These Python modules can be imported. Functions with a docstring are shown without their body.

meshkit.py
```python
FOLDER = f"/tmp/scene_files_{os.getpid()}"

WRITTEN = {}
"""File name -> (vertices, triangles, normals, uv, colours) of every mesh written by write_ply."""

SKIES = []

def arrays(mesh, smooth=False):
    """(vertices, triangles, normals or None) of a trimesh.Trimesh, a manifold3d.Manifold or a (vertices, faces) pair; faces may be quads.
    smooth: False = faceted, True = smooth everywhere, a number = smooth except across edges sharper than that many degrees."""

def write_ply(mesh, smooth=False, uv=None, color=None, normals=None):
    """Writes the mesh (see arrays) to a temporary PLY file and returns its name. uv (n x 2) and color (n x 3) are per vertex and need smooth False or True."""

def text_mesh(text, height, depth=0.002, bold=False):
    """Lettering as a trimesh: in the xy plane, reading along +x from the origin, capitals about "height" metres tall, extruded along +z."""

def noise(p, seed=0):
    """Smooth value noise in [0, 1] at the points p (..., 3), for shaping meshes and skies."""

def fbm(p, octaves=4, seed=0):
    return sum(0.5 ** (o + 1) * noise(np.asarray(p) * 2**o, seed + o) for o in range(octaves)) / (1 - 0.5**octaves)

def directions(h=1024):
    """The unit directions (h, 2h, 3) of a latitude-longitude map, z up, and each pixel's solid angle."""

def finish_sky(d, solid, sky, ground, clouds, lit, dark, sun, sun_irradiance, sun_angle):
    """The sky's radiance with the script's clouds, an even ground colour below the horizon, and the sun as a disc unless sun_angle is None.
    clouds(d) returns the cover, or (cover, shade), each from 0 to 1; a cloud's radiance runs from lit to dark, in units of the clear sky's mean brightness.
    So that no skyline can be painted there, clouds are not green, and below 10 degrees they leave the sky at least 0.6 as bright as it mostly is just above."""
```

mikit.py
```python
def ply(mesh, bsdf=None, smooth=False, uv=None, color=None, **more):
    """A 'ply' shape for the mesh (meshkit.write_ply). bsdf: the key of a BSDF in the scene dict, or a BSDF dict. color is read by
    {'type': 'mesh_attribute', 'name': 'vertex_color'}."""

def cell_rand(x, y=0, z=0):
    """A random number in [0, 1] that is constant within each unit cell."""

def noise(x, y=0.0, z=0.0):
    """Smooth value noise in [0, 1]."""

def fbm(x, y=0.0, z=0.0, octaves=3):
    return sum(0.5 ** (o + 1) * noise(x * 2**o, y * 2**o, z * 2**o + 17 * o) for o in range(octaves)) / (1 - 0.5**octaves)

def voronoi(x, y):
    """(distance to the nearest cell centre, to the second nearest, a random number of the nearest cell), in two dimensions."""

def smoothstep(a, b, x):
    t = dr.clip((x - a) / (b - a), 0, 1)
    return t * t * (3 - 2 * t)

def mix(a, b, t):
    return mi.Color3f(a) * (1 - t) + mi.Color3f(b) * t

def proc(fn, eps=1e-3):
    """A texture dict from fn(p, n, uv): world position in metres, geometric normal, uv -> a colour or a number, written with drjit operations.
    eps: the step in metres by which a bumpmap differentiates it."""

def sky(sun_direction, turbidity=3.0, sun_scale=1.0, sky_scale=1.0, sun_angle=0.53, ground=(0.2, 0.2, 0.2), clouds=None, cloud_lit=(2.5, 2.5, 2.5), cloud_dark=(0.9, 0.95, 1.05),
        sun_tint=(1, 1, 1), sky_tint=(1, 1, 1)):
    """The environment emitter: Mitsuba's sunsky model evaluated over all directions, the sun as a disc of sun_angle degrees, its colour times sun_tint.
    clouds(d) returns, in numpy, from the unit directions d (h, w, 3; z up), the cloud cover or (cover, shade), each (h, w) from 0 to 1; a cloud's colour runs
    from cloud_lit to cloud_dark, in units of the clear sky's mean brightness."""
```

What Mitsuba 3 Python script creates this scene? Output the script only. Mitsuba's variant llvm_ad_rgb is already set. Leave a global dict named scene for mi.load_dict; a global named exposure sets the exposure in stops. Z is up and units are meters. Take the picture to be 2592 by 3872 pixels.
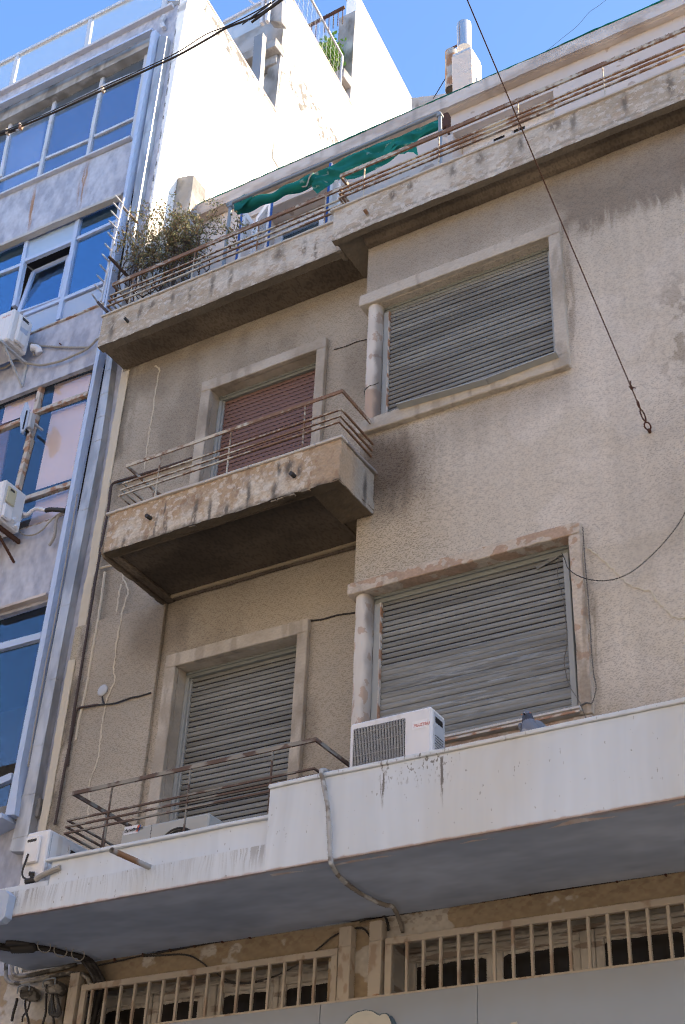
import math, random
import numpy as np, trimesh, shapely, shapely.geometry as sg
from shapely.ops import unary_union
import drjit as dr, mitsuba as mi
import mikit, meshkit
from mikit import noise, fbm, voronoi, smoothstep, mix, cell_rand, proc

T = mi.ScalarTransform4f
scene, labels = {'type': 'scene'}, {}
# ---------------------------------------------------------------- camera, sky and sun, exposure
PITCH, YAW, ROLL = 35.014, -32.041, -2.870
_p, _y, _r = (math.radians(a) for a in (PITCH, YAW, ROLL))
_fwd = np.array([math.sin(_y) * math.cos(_p), math.cos(_y) * math.cos(_p), math.sin(_p)])
_right = np.array([math.cos(_y), -math.sin(_y), 0.0])
_down = np.cross(_fwd, _right)
_down = -math.sin(_r) * _right + math.cos(_r) * _down
EYE = np.array([4.619, -7.834, 1.6])
scene['camera'] = {'type': 'perspective', 'fov': 27.93, 'fov_axis': 'x', 'near_clip': 0.1, 'far_clip': 500.0,
                   'to_world': T().look_at(origin=EYE.tolist(), target=(EYE + _fwd).tolist(), up=(-_down).tolist())}
SUN = (0.62, 0.33, 0.71)
scene['sky'] = mikit.sky(SUN, turbidity=3, sun_tint=(1.0, 0.94, 0.83), sky_tint=(0.90, 0.99, 1.06))
exposure = 3.42

# ---------------------------------------------------------------- helpers
rng = np.random.default_rng(7)
random.seed(7)


def key(name):
    if name not in scene:
        return name
    k = 1
    while f'{name}_{k:03d}' in scene:
        k += 1
    return f'{name}_{k:03d}'


_used = set()


def thing(name, label, cat, group=None, kind=None):
    """The key that a thing's parts start with."""
    k, n = name, 0
    while k in _used:
        n += 1
        k = f'{name}_{n:03d}'
    _used.add(k)
    labels[k] = {'label': label, 'category': cat}
    if group:
        labels[k]['group'] = group
    return k


def put(parent, name, mesh, mat, smooth=False, label=None, kind=None):
    k = key(parent + '__' + name if parent else name)
    scene[k] = mikit.ply(mesh, mat, smooth)
    if label or kind:
        labels[k] = {}
        if label:
            labels[k]['label'] = label
        if kind:
            labels[k]['kind'] = kind
    return k


def cat_(*ms):
    return trimesh.util.concatenate([m for m in ms if m is not None])


def rbox(x0, x1, y0, y1, z0, z1, r=0.004):
    r = min(r, 0.45 * min(x1 - x0, y1 - y0, z1 - z0))
    if r <= 0:
        return trimesh.creation.box(bounds=[[x0, y0, z0], [x1, y1, z1]])
    c, h = np.array([(x0 + x1) / 2, (y0 + y1) / 2, (z0 + z1) / 2]), np.array([x1 - x0, y1 - y0, z1 - z0]) / 2
    pts = []
    for s in np.ndindex(2, 2, 2):
        sg_ = np.array(s) * 2 - 1
        for a in range(3):
            d = h - r
            d[a] = h[a]
            pts.append(c + sg_ * d)
    return trimesh.convex.convex_hull(np.array(pts))


def bar(p0, p1, w, h, up=(0, 0, 1), r=0.0015):
    """A straight bar of section w (sideways) x h (along up) with chamfered edges."""
    p0, p1 = np.array(p0, float), np.array(p1, float)
    d = p1 - p0
    L = np.linalg.norm(d)
    d /= L
    s = np.cross(d, up)
    s /= np.linalg.norm(s)
    u = np.cross(s, d)
    m = rbox(0, L, -w / 2, w / 2, -h / 2, h / 2, r)
    M = np.eye(4)
    M[:3, 0], M[:3, 1], M[:3, 2], M[:3, 3] = d, s, u, p0
    m.apply_transform(M)
    return m


def tube(pts, r, n=8, caps=True):
    pts = np.array(pts, float)
    m = len(pts)
    rr = np.full(m, r) if np.isscalar(r) else np.array(r, float)
    tan = np.gradient(pts, axis=0)
    tan /= np.maximum(np.linalg.norm(tan, axis=1, keepdims=True), 1e-9)
    u = np.cross(tan[0], [0.3, 0.2, 0.93])
    u /= np.linalg.norm(u)
    V = []
    for i in range(m):
        u = u - tan[i] * (u @ tan[i])
        u /= np.linalg.norm(u)
        w = np.cross(tan[i], u)
        a = np.arange(n) * 2 * math.pi / n
        V.append(pts[i] + rr[i] * (np.cos(a)[:, None] * u + np.sin(a)[:, None] * w))
    V = np.concatenate(V)
    F = []
    for i in range(m - 1):
        for j in range(n):
            a, b = i * n + j, i * n + (j + 1) % n
            F += [[a, b, b + n], [a, b + n, a + n]]
    if caps:
        V = np.vstack([V, pts[0], pts[-1]])
        c0, c1 = len(V) - 2, len(V) - 1
        for j in range(n):
            F += [[c0, (j + 1) % n, j], [c1, (m - 1) * n + j, (m - 1) * n + (j + 1) % n]]
    return trimesh.Trimesh(V, F, process=False)


def spline(pts, k=8):
    """Catmull-Rom through the points."""
    P = np.array(pts, float)
    P = np.vstack([2 * P[0] - P[1], P, 2 * P[-1] - P[-2]])
    out = []
    for i in range(1, len(P) - 2):
        for t in np.arange(k) / k:
            a, b, c, d = P[i - 1:i + 3]
            out.append(0.5 * (2 * b + (c - a) * t + (2 * a - 5 * b + 4 * c - d) * t * t + (3 * b - a - 3 * c + d) * t ** 3))
    out.append(P[-2])
    return np.array(out)


def xz(poly, y0, y1):
    """A polygon in the (x, z) plane (points may be 3-D) given thickness from y0 to y1."""
    if not hasattr(poly, 'exterior') and not hasattr(poly, 'geoms'):
        q = [(p[0], p[-1]) for p in poly]
        poly = sg.Polygon(q)
    out = []
    for g in getattr(poly, 'geoms', [poly]):
        g = shapely.geometry.polygon.orient(g)
        m = trimesh.creation.extrude_polygon(g, y1 - y0, engine='earcut')
        v = m.vertices.copy()
        m.vertices = np.c_[v[:, 0], y0 + v[:, 2], v[:, 1]]
        m.invert()
        out.append(m)
    return cat_(*out)


def rect(x0, x1, z0, z1):
    return sg.box(x0, z0, x1, z1)


def yz(poly, x0, x1):
    g = shapely.geometry.polygon.orient(sg.Polygon(poly))
    m = trimesh.creation.extrude_polygon(g, x1 - x0, engine='earcut')
    v = m.vertices.copy()
    m.vertices = np.c_[x0 + v[:, 2], v[:, 0], v[:, 1]]
    return m


def split_long(v, f, size):
    """Halves every edge longer than size, and only those, until none is left (neighbours stay joined)."""
    for _ in range(14):
        e = np.sort(np.stack([f, np.roll(f, -1, 1)], -1), -1)                # the edges 01, 12, 20 of each face
        u, inv = np.unique(e.reshape(-1, 2), axis=0, return_inverse=True)
        long_ = np.linalg.norm(v[u[:, 0]] - v[u[:, 1]], axis=1) > size
        if not long_.any():
            break
        mid = np.full(len(u), -1)
        mid[long_] = len(v) + np.arange(long_.sum())
        v = np.vstack([v, (v[u[long_, 0]] + v[u[long_, 1]]) / 2])
        m = mid[inv.reshape(-1, 3)]
        n = (m >= 0).sum(1)
        out = [f[n == 0]]
        for k in range(3):                                                   # turn each face so that one pattern fits
            a, b, c = f[:, k], f[:, (k + 1) % 3], f[:, (k + 2) % 3]
            ab, bc, ca = m[:, k], m[:, (k + 1) % 3], m[:, (k + 2) % 3]
            s = (n == 1) & (ab >= 0)
            out += [np.c_[a, ab, c][s], np.c_[ab, b, c][s]]
            s = (n == 2) & (ca < 0)
            out += [np.c_[ab, b, bc][s], np.c_[a, ab, bc][s], np.c_[a, bc, c][s]]
        s = n == 3
        a, b, c, ab, bc, ca = f[:, 0], f[:, 1], f[:, 2], m[:, 0], m[:, 1], m[:, 2]
        out += [np.c_[a, ab, ca][s], np.c_[ab, b, bc][s], np.c_[ca, bc, c][s], np.c_[ab, bc, ca][s]]
        f = np.vstack(out)
    return v, f


def rough(mesh, size=0.035, amp=0.003, freq=14.0, big=0.004, bigfreq=3.0, seed=1):
    """Cuts the mesh small and pushes its points about, so that edges are not dead straight."""
    m = mesh.copy()
    m.merge_vertices()
    v, f = split_long(np.array(m.vertices), np.array(m.faces), size)
    d = np.stack([meshkit.noise(v * freq, seed + k) for k in range(3)], -1) - 0.5
    e = np.stack([meshkit.noise(v * bigfreq, seed + 5 + k) for k in range(3)], -1) - 0.5
    return trimesh.Trimesh(v + d * 2 * amp + e * 2 * big, f, process=False)


def quad(p):
    return trimesh.Trimesh(np.array(p, float), [[0, 1, 2], [0, 2, 3]], process=False)


def lerp(a, b, t):
    return np.array(a, float) * (1 - t) + np.array(b, float) * t


def lathe(profile, centre, axis='z', n=20):
    m = trimesh.creation.revolve(np.array(profile, float), sections=n)
    if axis == 'y':
        m.apply_transform(trimesh.transformations.rotation_matrix(math.pi / 2, [1, 0, 0]))
    if axis == 'x':
        m.apply_transform(trimesh.transformations.rotation_matrix(math.pi / 2, [0, 1, 0]))
    m.apply_translation(centre)
    return m


def text(s, height, origin, right, up, depth=0.002, bold=False):
    m = meshkit.text_mesh(s, height, depth, bold)
    right, up = np.array(right, float), np.array(up, float)
    right /= np.linalg.norm(right)
    up = up - right * (up @ right)
    up /= np.linalg.norm(up)
    M = np.eye(4)
    M[:3, 0], M[:3, 1], M[:3, 2], M[:3, 3] = right, up, np.cross(right, up), origin
    m.apply_transform(M)
    return m

# ---------------------------------------------------------------- materials
def mat(name, base, rough_=0.85, bump=None, scale=0.004, eps=1e-3, metallic=0.0, spec=0.3, two=True):
    b = {'type': 'principled', 'base_color': base if isinstance(base, dict) else {'type': 'rgb', 'value': list(base)},
         'roughness': rough_, 'metallic': metallic, 'specular': spec}
    if bump is not None:
        b = {'type': 'bumpmap', 'arbitrary': proc(bump, eps), 'scale': scale, 'bsdf': b}
    scene['material_' + name] = {'type': 'twosided', 'bsdf': b} if two else b
    return 'material_' + name


def blob(u, v, u0, v0, ru, rv):
    """A soft patch round (u0, v0), 1 in its middle."""
    return smoothstep(1.0, 0.15, dr.sqrt(dr.square((u - u0) / ru) + dr.square((v - v0) / rv)))


def streaks(x, z, fx, fz, seed=0.0):
    return fbm(x * fx + seed, z * fz, seed * 3.1)


def lump_field(p):
    """Rough-cast render: lumps a couple of centimetres across, dragged sideways, with dark creases between them."""
    w = 1.1 * fbm(p.x * 25, p.y * 25, p.z * 25, 2)
    a = noise(p.x * 88 + w, p.y * 88 + w, p.z * 112 + 1.5 * w)
    b = noise(p.x * 180 + 9, p.y * 180 + w, p.z * 200)
    return 0.66 * a + 0.34 * b


def coarse(p):
    """Where the coat is thrown on thickly, 1; where it was floated flatter, towards 0.4."""
    near = blob(p.x, p.z, 0.15, 7.9, 1.1, 1.5)
    return 0.48 + 0.52 * dr.maximum(near, smoothstep(0.10, 0.30, p.y))


def lump(p, n, uv):
    return lump_field(p) * coarse(p)


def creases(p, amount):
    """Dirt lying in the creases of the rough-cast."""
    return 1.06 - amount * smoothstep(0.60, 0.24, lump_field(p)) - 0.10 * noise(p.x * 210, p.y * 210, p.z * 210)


def render_main(p, n, uv):
    x, z = p.x, p.z
    f = fbm(x * 0.7, p.y * 0.7, z * 0.7, 4)
    c = mix((0.450, 0.404, 0.340), (0.520, 0.470, 0.402), smoothstep(0.25, 0.75, f))
    warp = 0.12 * (fbm(x * 4, z * 4, 9.0) - 0.5)
    st = 0.5 * streaks(x + warp, z, 7.0, 0.7, 2.0) + 0.5 * fbm(x * 26 + 8 * warp, z * 1.4, 3.0)
    c = c * (0.88 + 0.24 * st)
    patch = smoothstep(0.54, 0.62, fbm(x * 1.1 + warp, z * 1.5, 21.0, 4))
    c = mix(c, c * mi.Color3f(1.06, 1.07, 1.10), patch)
    c = mix(c, mi.Color3f(0.44, 0.37, 0.275), 0.6 * blob(x, z, 0.10, 7.75, 0.9, 1.0))
    edge = fbm(x * 30 + 30 * warp, z * 3.0, 5.0, 4)
    soft = fbm(x * 2.4, z * 2.4, 4.0, 3)
    # soot below the roof slab, its ragged lower edge on the right
    low = 10.27 - 0.09 * (x - 1.7) + 0.26 * (edge - 0.5) + 0.30 * (soft - 0.5)
    blackening = smoothstep(low - 0.10, low + 0.14, z) * smoothstep(1.55, 1.90, x + 0.5 * (soft - 0.5)) * (0.66 + 0.34 * fbm(x * 2, z * 5, 1.0))
    blackening = dr.maximum(blackening, 0.62 * smoothstep(10.20, 10.75, z + 0.5 * (soft - 0.5)) * smoothstep(2.1, 1.6, x))
    # soot fanning out from the end of the little balcony
    d = dr.sqrt(dr.square((x - 0.12) / 0.60) + dr.square((z - 8.38) / 0.66)) + 0.45 * (soft - 0.5) + 0.22 * (edge - 0.5)
    fan = smoothstep(1.05, 0.30, d)
    # smudge below the sill of the upper window
    sill = smoothstep(8.25, 8.74, z + 0.30 * (soft - 0.5) + 0.12 * (edge - 0.5)) * smoothstep(8.83, 8.76, z) * smoothstep(0.35, 0.95, x) * smoothstep(1.95, 1.6, x)
    pits = smoothstep(0.56, 0.70, fbm(x * 14, z * 12, 3.0, 4) + 0.22 * blob(x, z, 2.68, 8.75, 0.25, 0.75)) * blob(x, z, 2.66, 8.8, 0.34, 0.95)
    jamb = dr.maximum(blob(x, z, 1.80, 9.6, 0.07, 0.95), blob(x, z, 1.79, 6.5, 0.06, 0.9)) * smoothstep(0.25, 0.6, edge)
    right = 0.35 * blob(x, z, 2.7, 7.6, 0.5, 1.3) * smoothstep(0.4, 0.6, soft)
    foot = 0.25 * smoothstep(6.1, 5.3, z + 0.5 * (soft - 0.5))
    dark = dr.clip(0.82 * blackening + 0.95 * fan + 0.40 * sill + 0.55 * jamb + right * 0.5 + foot, 0, 0.93)
    c = mix(c, mi.Color3f(0.130, 0.098, 0.072), dark)
    c = mix(c, mi.Color3f(0.21, 0.165, 0.12), 0.5 * pits)
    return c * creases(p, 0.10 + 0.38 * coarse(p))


def render_recess(p, n, uv):
    x, z = p.x, p.z
    f = fbm(x * 0.9, p.y * 0.9, z * 0.9, 4)
    c = mix((0.325, 0.285, 0.233), (0.418, 0.372, 0.308), smoothstep(0.25, 0.75, f))
    edge = fbm(x * 16, z * 2.0, 3.0, 4)
    left = smoothstep(-3.02, -3.28, x + 0.16 * (edge - 0.5)) * smoothstep(0.35, 0.6, fbm(x * 9, z * 3.2, 8.0, 4))
    c = mix(c, mi.Color3f(0.115, 0.098, 0.075), 0.75 * left)
    c = mix(c, mi.Color3f(0.42, 0.365, 0.27), 0.8 * smoothstep(-3.255, -3.29, x))
    soft = fbm(x * 2.4, z * 2.4, 4.0, 3)
    dark_below = smoothstep(1.0, 0.3, dr.sqrt(dr.square((x + 2.33) / 0.5) + dr.square((z - 7.72) / 0.5)) + 0.6 * (soft - 0.5)) * 0.6  # darker ragged patch round the lower left corner of the balcony
    low = 0.45 * smoothstep(5.9, 5.1, z + 0.5 * (soft - 0.5)) * smoothstep(0.4, 0.65, edge)
    top = 0.30 * smoothstep(10.5, 11.1, z + 0.6 * (soft - 0.5))
    grime = smoothstep(0.5, 0.75, fbm(x * 2.5, z * 1.1, 6.0)) * 0.35
    c = mix(c, mi.Color3f(0.13, 0.105, 0.082), dr.clip(dark_below + grime + low + top, 0, 0.8))
    return c * creases(p, 0.32)


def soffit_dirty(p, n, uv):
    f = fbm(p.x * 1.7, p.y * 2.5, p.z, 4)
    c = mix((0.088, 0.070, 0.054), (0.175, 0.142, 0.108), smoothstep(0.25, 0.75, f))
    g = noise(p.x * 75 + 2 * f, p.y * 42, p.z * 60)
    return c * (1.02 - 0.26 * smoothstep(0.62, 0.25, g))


ROOF_RUNS = ((-1.136, 11.44, .10, .09), (-.84, 11.39, .05, .10), (-.70, 11.28, .04, .10), (.234, 11.37, .05, .06), (.414, 11.40, .06, .07), (.871, 11.36, .06, .08), (1.135, 11.38, .06, .08), (1.53, 11.35, .05, .10),
             (1.86, 11.40, .12, .06), (2.03, 11.38, .05, .12), (2.50, 11.35, .05, .14), (2.90, 11.33, .06, .14), (-2.84, 11.42, .05, .10), (-2.69, 11.44, .08, .06), (-2.43, 11.42, .05, .08), (-2.21, 11.38, .04, .12), (-1.93, 11.40, .05, .12), (-1.7, 11.39, .05, .12), (-3.2, 11.36, .06, .16))
END_RUNS = ((-.844, 8.12, .035, .13), (-1.226, 8.07, .035, .12), (-1.371, 8.10, .045, .16), (-1.674, 8.05, .04, .12), (-1.774, 8.09, .025, .11), (-1.047, 8.01, .05, .06), (-1.702, 8.24, .02, .07), (-.583, 8.05, .05, .10), (-.561, 8.26, .035, .06), (-.467, 8.25, .07, .08), (-.36, 8.18, .04, .06), (-2.1, 8.0, .03, .08))


def runs(p, table):
    """Dark run-off marks, each where the old concrete shows one, broken up by the coat."""
    x, z = p.x + 0.030 * (fbm(p.x * 9, p.z * 9, 3.0) - 0.5), p.z
    r = mi.Float(0)
    for a, b, ra, rb in table:
        r = dr.maximum(r, blob(x, z, a, b - 0.3 * rb, ra * 0.95, rb * 1.75))
    return r * smoothstep(0.26, 0.52, fbm(p.x * 42, p.y * 30, p.z * 16, 4))


def slab_old(p, n, uv):
    """Old concrete edge: lime-washed, peeling, with dark runs."""
    x, z = p.x + 0.6 * p.y, p.z
    w = 0.10 * (fbm(x * 7, p.y * 7, z * 7, 3) - 0.5)
    f = fbm(x * 1.8 + w, p.y * 2, z * 3.0 + w, 4)
    c = mix((0.385, 0.33, 0.26), (0.50, 0.46, 0.40), smoothstep(0.35, 0.62, f))
    peel = smoothstep(0.555, 0.60, fbm(x * 11 + 3 + 5 * w, p.y * 11, z * 12.0, 5))
    c = mix(c, mi.Color3f(0.33, 0.245, 0.17), peel * 0.5)
    bits = smoothstep(0.57, 0.61, fbm(x * 24, p.y * 24, z * 24, 4))
    c = mix(c, mi.Color3f(0.55, 0.52, 0.475), bits * 0.5)
    c = mix(c, mi.Color3f(0.11, 0.095, 0.078), runs(p, ROOF_RUNS) * 0.78)
    veil = smoothstep(0.50, 0.72, fbm(x * 10 + 6 * w, 2.0, z * 1.3, 4)) * 0.30
    c = mix(c, mi.Color3f(0.20, 0.18, 0.155), veil)
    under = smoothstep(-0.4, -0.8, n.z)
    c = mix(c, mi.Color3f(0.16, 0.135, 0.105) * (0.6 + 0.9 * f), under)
    crust = smoothstep(0.035, 0.0, dr.minimum(dr.abs(z - 11.119), dr.abs(z - 11.054)) + 0.02 * (bits + f - 0.5)) * 0.45
    c = mix(c, mi.Color3f(0.13, 0.115, 0.095), crust)
    return c * (0.82 + 0.36 * fbm(x * 60, p.y * 60, z * 60, 2))


def slab_end(p, n, uv):
    """The small balcony: brown bare patches above, flaking lime below, black runs."""
    x, z = p.x + 0.9 * (p.y + 0.553), p.z
    w = 0.10 * (fbm(x * 8, p.y * 7, z * 8, 3) - 0.5)
    f = fbm(x * 3.0, p.y * 3, z * 3.0, 4)
    c = mix((0.33, 0.235, 0.155), (0.395, 0.305, 0.215), f)
    up = (z - 8.16) * 1.5 + 0.9 * smoothstep(-0.32, -0.12, x) + 0.35 * smoothstep(-2.15, -2.3, x)
    lime = smoothstep(-0.06, 0.14, 0.6 * fbm(x * 11 + 4 * w, p.y * 11, z * 3.2, 5) + 0.4 * fbm(x * 26, p.y * 26, z * 16, 4) - 0.47 - 0.50 * up)
    c = mix(c, mi.Color3f(0.52, 0.475, 0.40), lime * 0.72)
    bits = smoothstep(0.56, 0.60, fbm(x * 22, p.y * 22, z * 22, 4))
    c = mix(c, mi.Color3f(0.56, 0.52, 0.455), bits * 0.55 * smoothstep(-0.10, -0.35, x))
    c = mix(c, mi.Color3f(0.21, 0.135, 0.085), 0.5 * smoothstep(0.54, 0.66, fbm(x * 15 + 2, p.y * 15, z * 5, 5)))
    front = smoothstep(-0.50, -0.54, p.y)
    c = mix(c, mi.Color3f(0.085, 0.078, 0.070), runs(p, END_RUNS) * 0.85 * front)
    edge = smoothstep(-0.02, 0.008, p.x)
    grey = smoothstep(-0.40, -0.22, p.y + 0.2 * (f - 0.5)) * edge
    c = mix(c, mi.Color3f(0.27, 0.26, 0.235), 0.75 * grey)
    c = mix(c, mi.Color3f(0.06, 0.056, 0.052), 0.85 * edge * blob(p.y + 0.02 * (f - 0.5), z, -0.15, 8.10, 0.05, 0.26))
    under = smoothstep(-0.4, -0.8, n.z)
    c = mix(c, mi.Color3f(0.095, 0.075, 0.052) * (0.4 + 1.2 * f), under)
    crust = smoothstep(0.065, 0.0, dr.abs(z - 7.946) + 0.09 * (fbm(x * 16, 2.0, z * 16, 3) - 0.35)) * front
    c = mix(c, mi.Color3f(0.085, 0.072, 0.055), 0.85 * crust)
    return c * (0.80 + 0.40 * fbm(x * 60, p.y * 60, z * 60, 2))


def plaster_frame(p, n, uv):
    f = fbm(p.x * 3, p.y * 3, p.z * 3, 4)
    c = mix((0.315, 0.275, 0.225), (0.425, 0.385, 0.33), smoothstep(0.3, 0.7, f + 0.10 * smoothstep(-0.3, 0.3, p.x)))
    st = smoothstep(0.55, 0.75, fbm(p.x * 12, p.y * 9, p.z * 2.6, 4))
    c = mix(c, mi.Color3f(0.19, 0.16, 0.13), st * 0.45)
    return c * (0.88 + 0.24 * fbm(p.x * 60, p.y * 60, p.z * 60, 2))


def plaster_peeling(p, n, uv):
    f = fbm(p.x * 6, p.y * 6, p.z * 4, 4)
    c = mix((0.33, 0.225, 0.165), (0.42, 0.315, 0.24), f)
    jamb = smoothstep(1.64, 1.68, p.x)
    up = smoothstep(0.50, 0.535, fbm(p.x * 9 + 4, p.y * 9, p.z * 9, 5) + 0.10 * jamb)
    c = mix(c, mi.Color3f(0.47, 0.425, 0.36), up * 0.8)
    d = smoothstep(0.45, 0.65, fbm(p.x * 14, p.y * 9, p.z * 1.6 + 8, 4)) * (0.35 + 0.65 * jamb)
    c = mix(c, mi.Color3f(0.21, 0.172, 0.135), d * 0.75)
    return c * (0.82 + 0.36 * fbm(p.x * 60, p.y * 60, p.z * 60, 2))


def column_paint(p, n, uv):
    c = mix((0.46, 0.42, 0.375), (0.60, 0.57, 0.53), fbm(p.x * 5, p.y * 5, p.z * 3, 3))
    bare = smoothstep(0.62, 0.65, fbm(p.x * 16, p.y * 16, p.z * 9 + 3, 5) + 0.05 * smoothstep(7.3, 7.1, p.z)) * 0.7
    bare = dr.maximum(bare, smoothstep(9.30, 9.24, p.z + 0.25 * (fbm(p.x * 12, p.y * 12, p.z * 5, 3) - 0.5)) * smoothstep(8.5, 8.6, p.z) * 0.85)
    c = mix(c, mi.Color3f(0.38, 0.265, 0.195), bare)
    blackening = smoothstep(-0.045, 0.0, p.x + 0.05 * (fbm(p.x * 20, p.y * 10, p.z * 6, 3) - 0.5)) * smoothstep(0.35, 0.6, fbm(p.x * 3, p.y * 3, p.z * 1.1, 3))  # right-hand side of the column darkened in broken stretches
    c = mix(c, mi.Color3f(0.12, 0.105, 0.095), blackening * 0.75)
    return c


def white_canopy(p, n, uv):
    x, z = p.x, p.z
    f = fbm(x * 1.3, p.y, z * 1.3, 4)
    c = mix((0.500, 0.545, 0.595), (0.575, 0.62, 0.675), f)
    c = c * (0.915 + 0.17 * fbm(x * 16 + 2 * f, z * 0.9, 5.0, 3))
    seep = smoothstep(0.60, 0.78, fbm(x * 5 + 3 * f, z * 0.8, 31.0, 4)) * smoothstep(4.6, 5.1, z)
    c = mix(c, mi.Color3f(0.40, 0.385, 0.36), 0.15 * seep)
    c = mix(c, mi.Color3f(0.50, 0.47, 0.40), 0.40 * smoothstep(0.5, 0.75, fbm(x * 2.0, z * 0.7 + 3, 2.0)))
    # fine runs under the ledge on the left, and under the coping drains
    e = fbm(x * 105 + 5 * fbm(x * 6, z * 6, 1.0), z * 5.0, 9.0, 4)
    ledge = smoothstep(4.60, 4.775, z + 0.10 * (e - 0.5)) * smoothstep(4.80, 4.775, z) * smoothstep(0.44, 0.70, e + 0.16 * smoothstep(-1.2, -2.2, x) + 0.12 * smoothstep(-0.35, -0.05, x)) * smoothstep(0.0, -0.03, x)
    c = mix(c, mi.Color3f(0.17, 0.15, 0.13), (0.20 + 0.45 * smoothstep(-1.5, -2.3, x) + 0.30 * smoothstep(-0.35, -0.08, x)) * ledge)
    runs = (1.4 * blob(x + 0.012 * (e - 0.5), z, 0.805, 5.06, 0.020, 0.24) + 1.4 * blob(x + 0.012 * (e - 0.5), z, 1.205, 5.05, 0.018, 0.30)) * smoothstep(0.3, 0.55, fbm(x * 60, z * 14, 1.0))
    spots = smoothstep(0.66, 0.72, fbm(x * 75, z * 40, 7.0, 3)) * smoothstep(0.70, 0.9, x) * smoothstep(1.35, 1.2, x) * smoothstep(4.92, 5.14, z)
    spots = dr.maximum(spots, 0.5 * smoothstep(0.83, 0.85, fbm(x * 60, z * 26, 17.0, 3)))
    c = mix(c, mi.Color3f(0.10, 0.085, 0.07), dr.clip(runs + spots, 0, 1) * 0.85)
    rim = smoothstep(4.618, 4.600, z + 0.014 * (fbm(x * 20, 1.0, 2.0) - 0.5))
    c = mix(c, mi.Color3f(0.33, 0.20, 0.14), rim * 0.7)
    return c


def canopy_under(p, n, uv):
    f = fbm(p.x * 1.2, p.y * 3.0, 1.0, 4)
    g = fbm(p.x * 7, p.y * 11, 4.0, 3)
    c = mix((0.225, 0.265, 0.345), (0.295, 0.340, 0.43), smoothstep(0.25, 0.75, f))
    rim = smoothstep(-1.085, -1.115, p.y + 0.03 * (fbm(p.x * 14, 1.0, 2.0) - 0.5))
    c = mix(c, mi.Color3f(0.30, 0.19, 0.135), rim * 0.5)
    return c * (0.87 + 0.26 * g)


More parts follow.
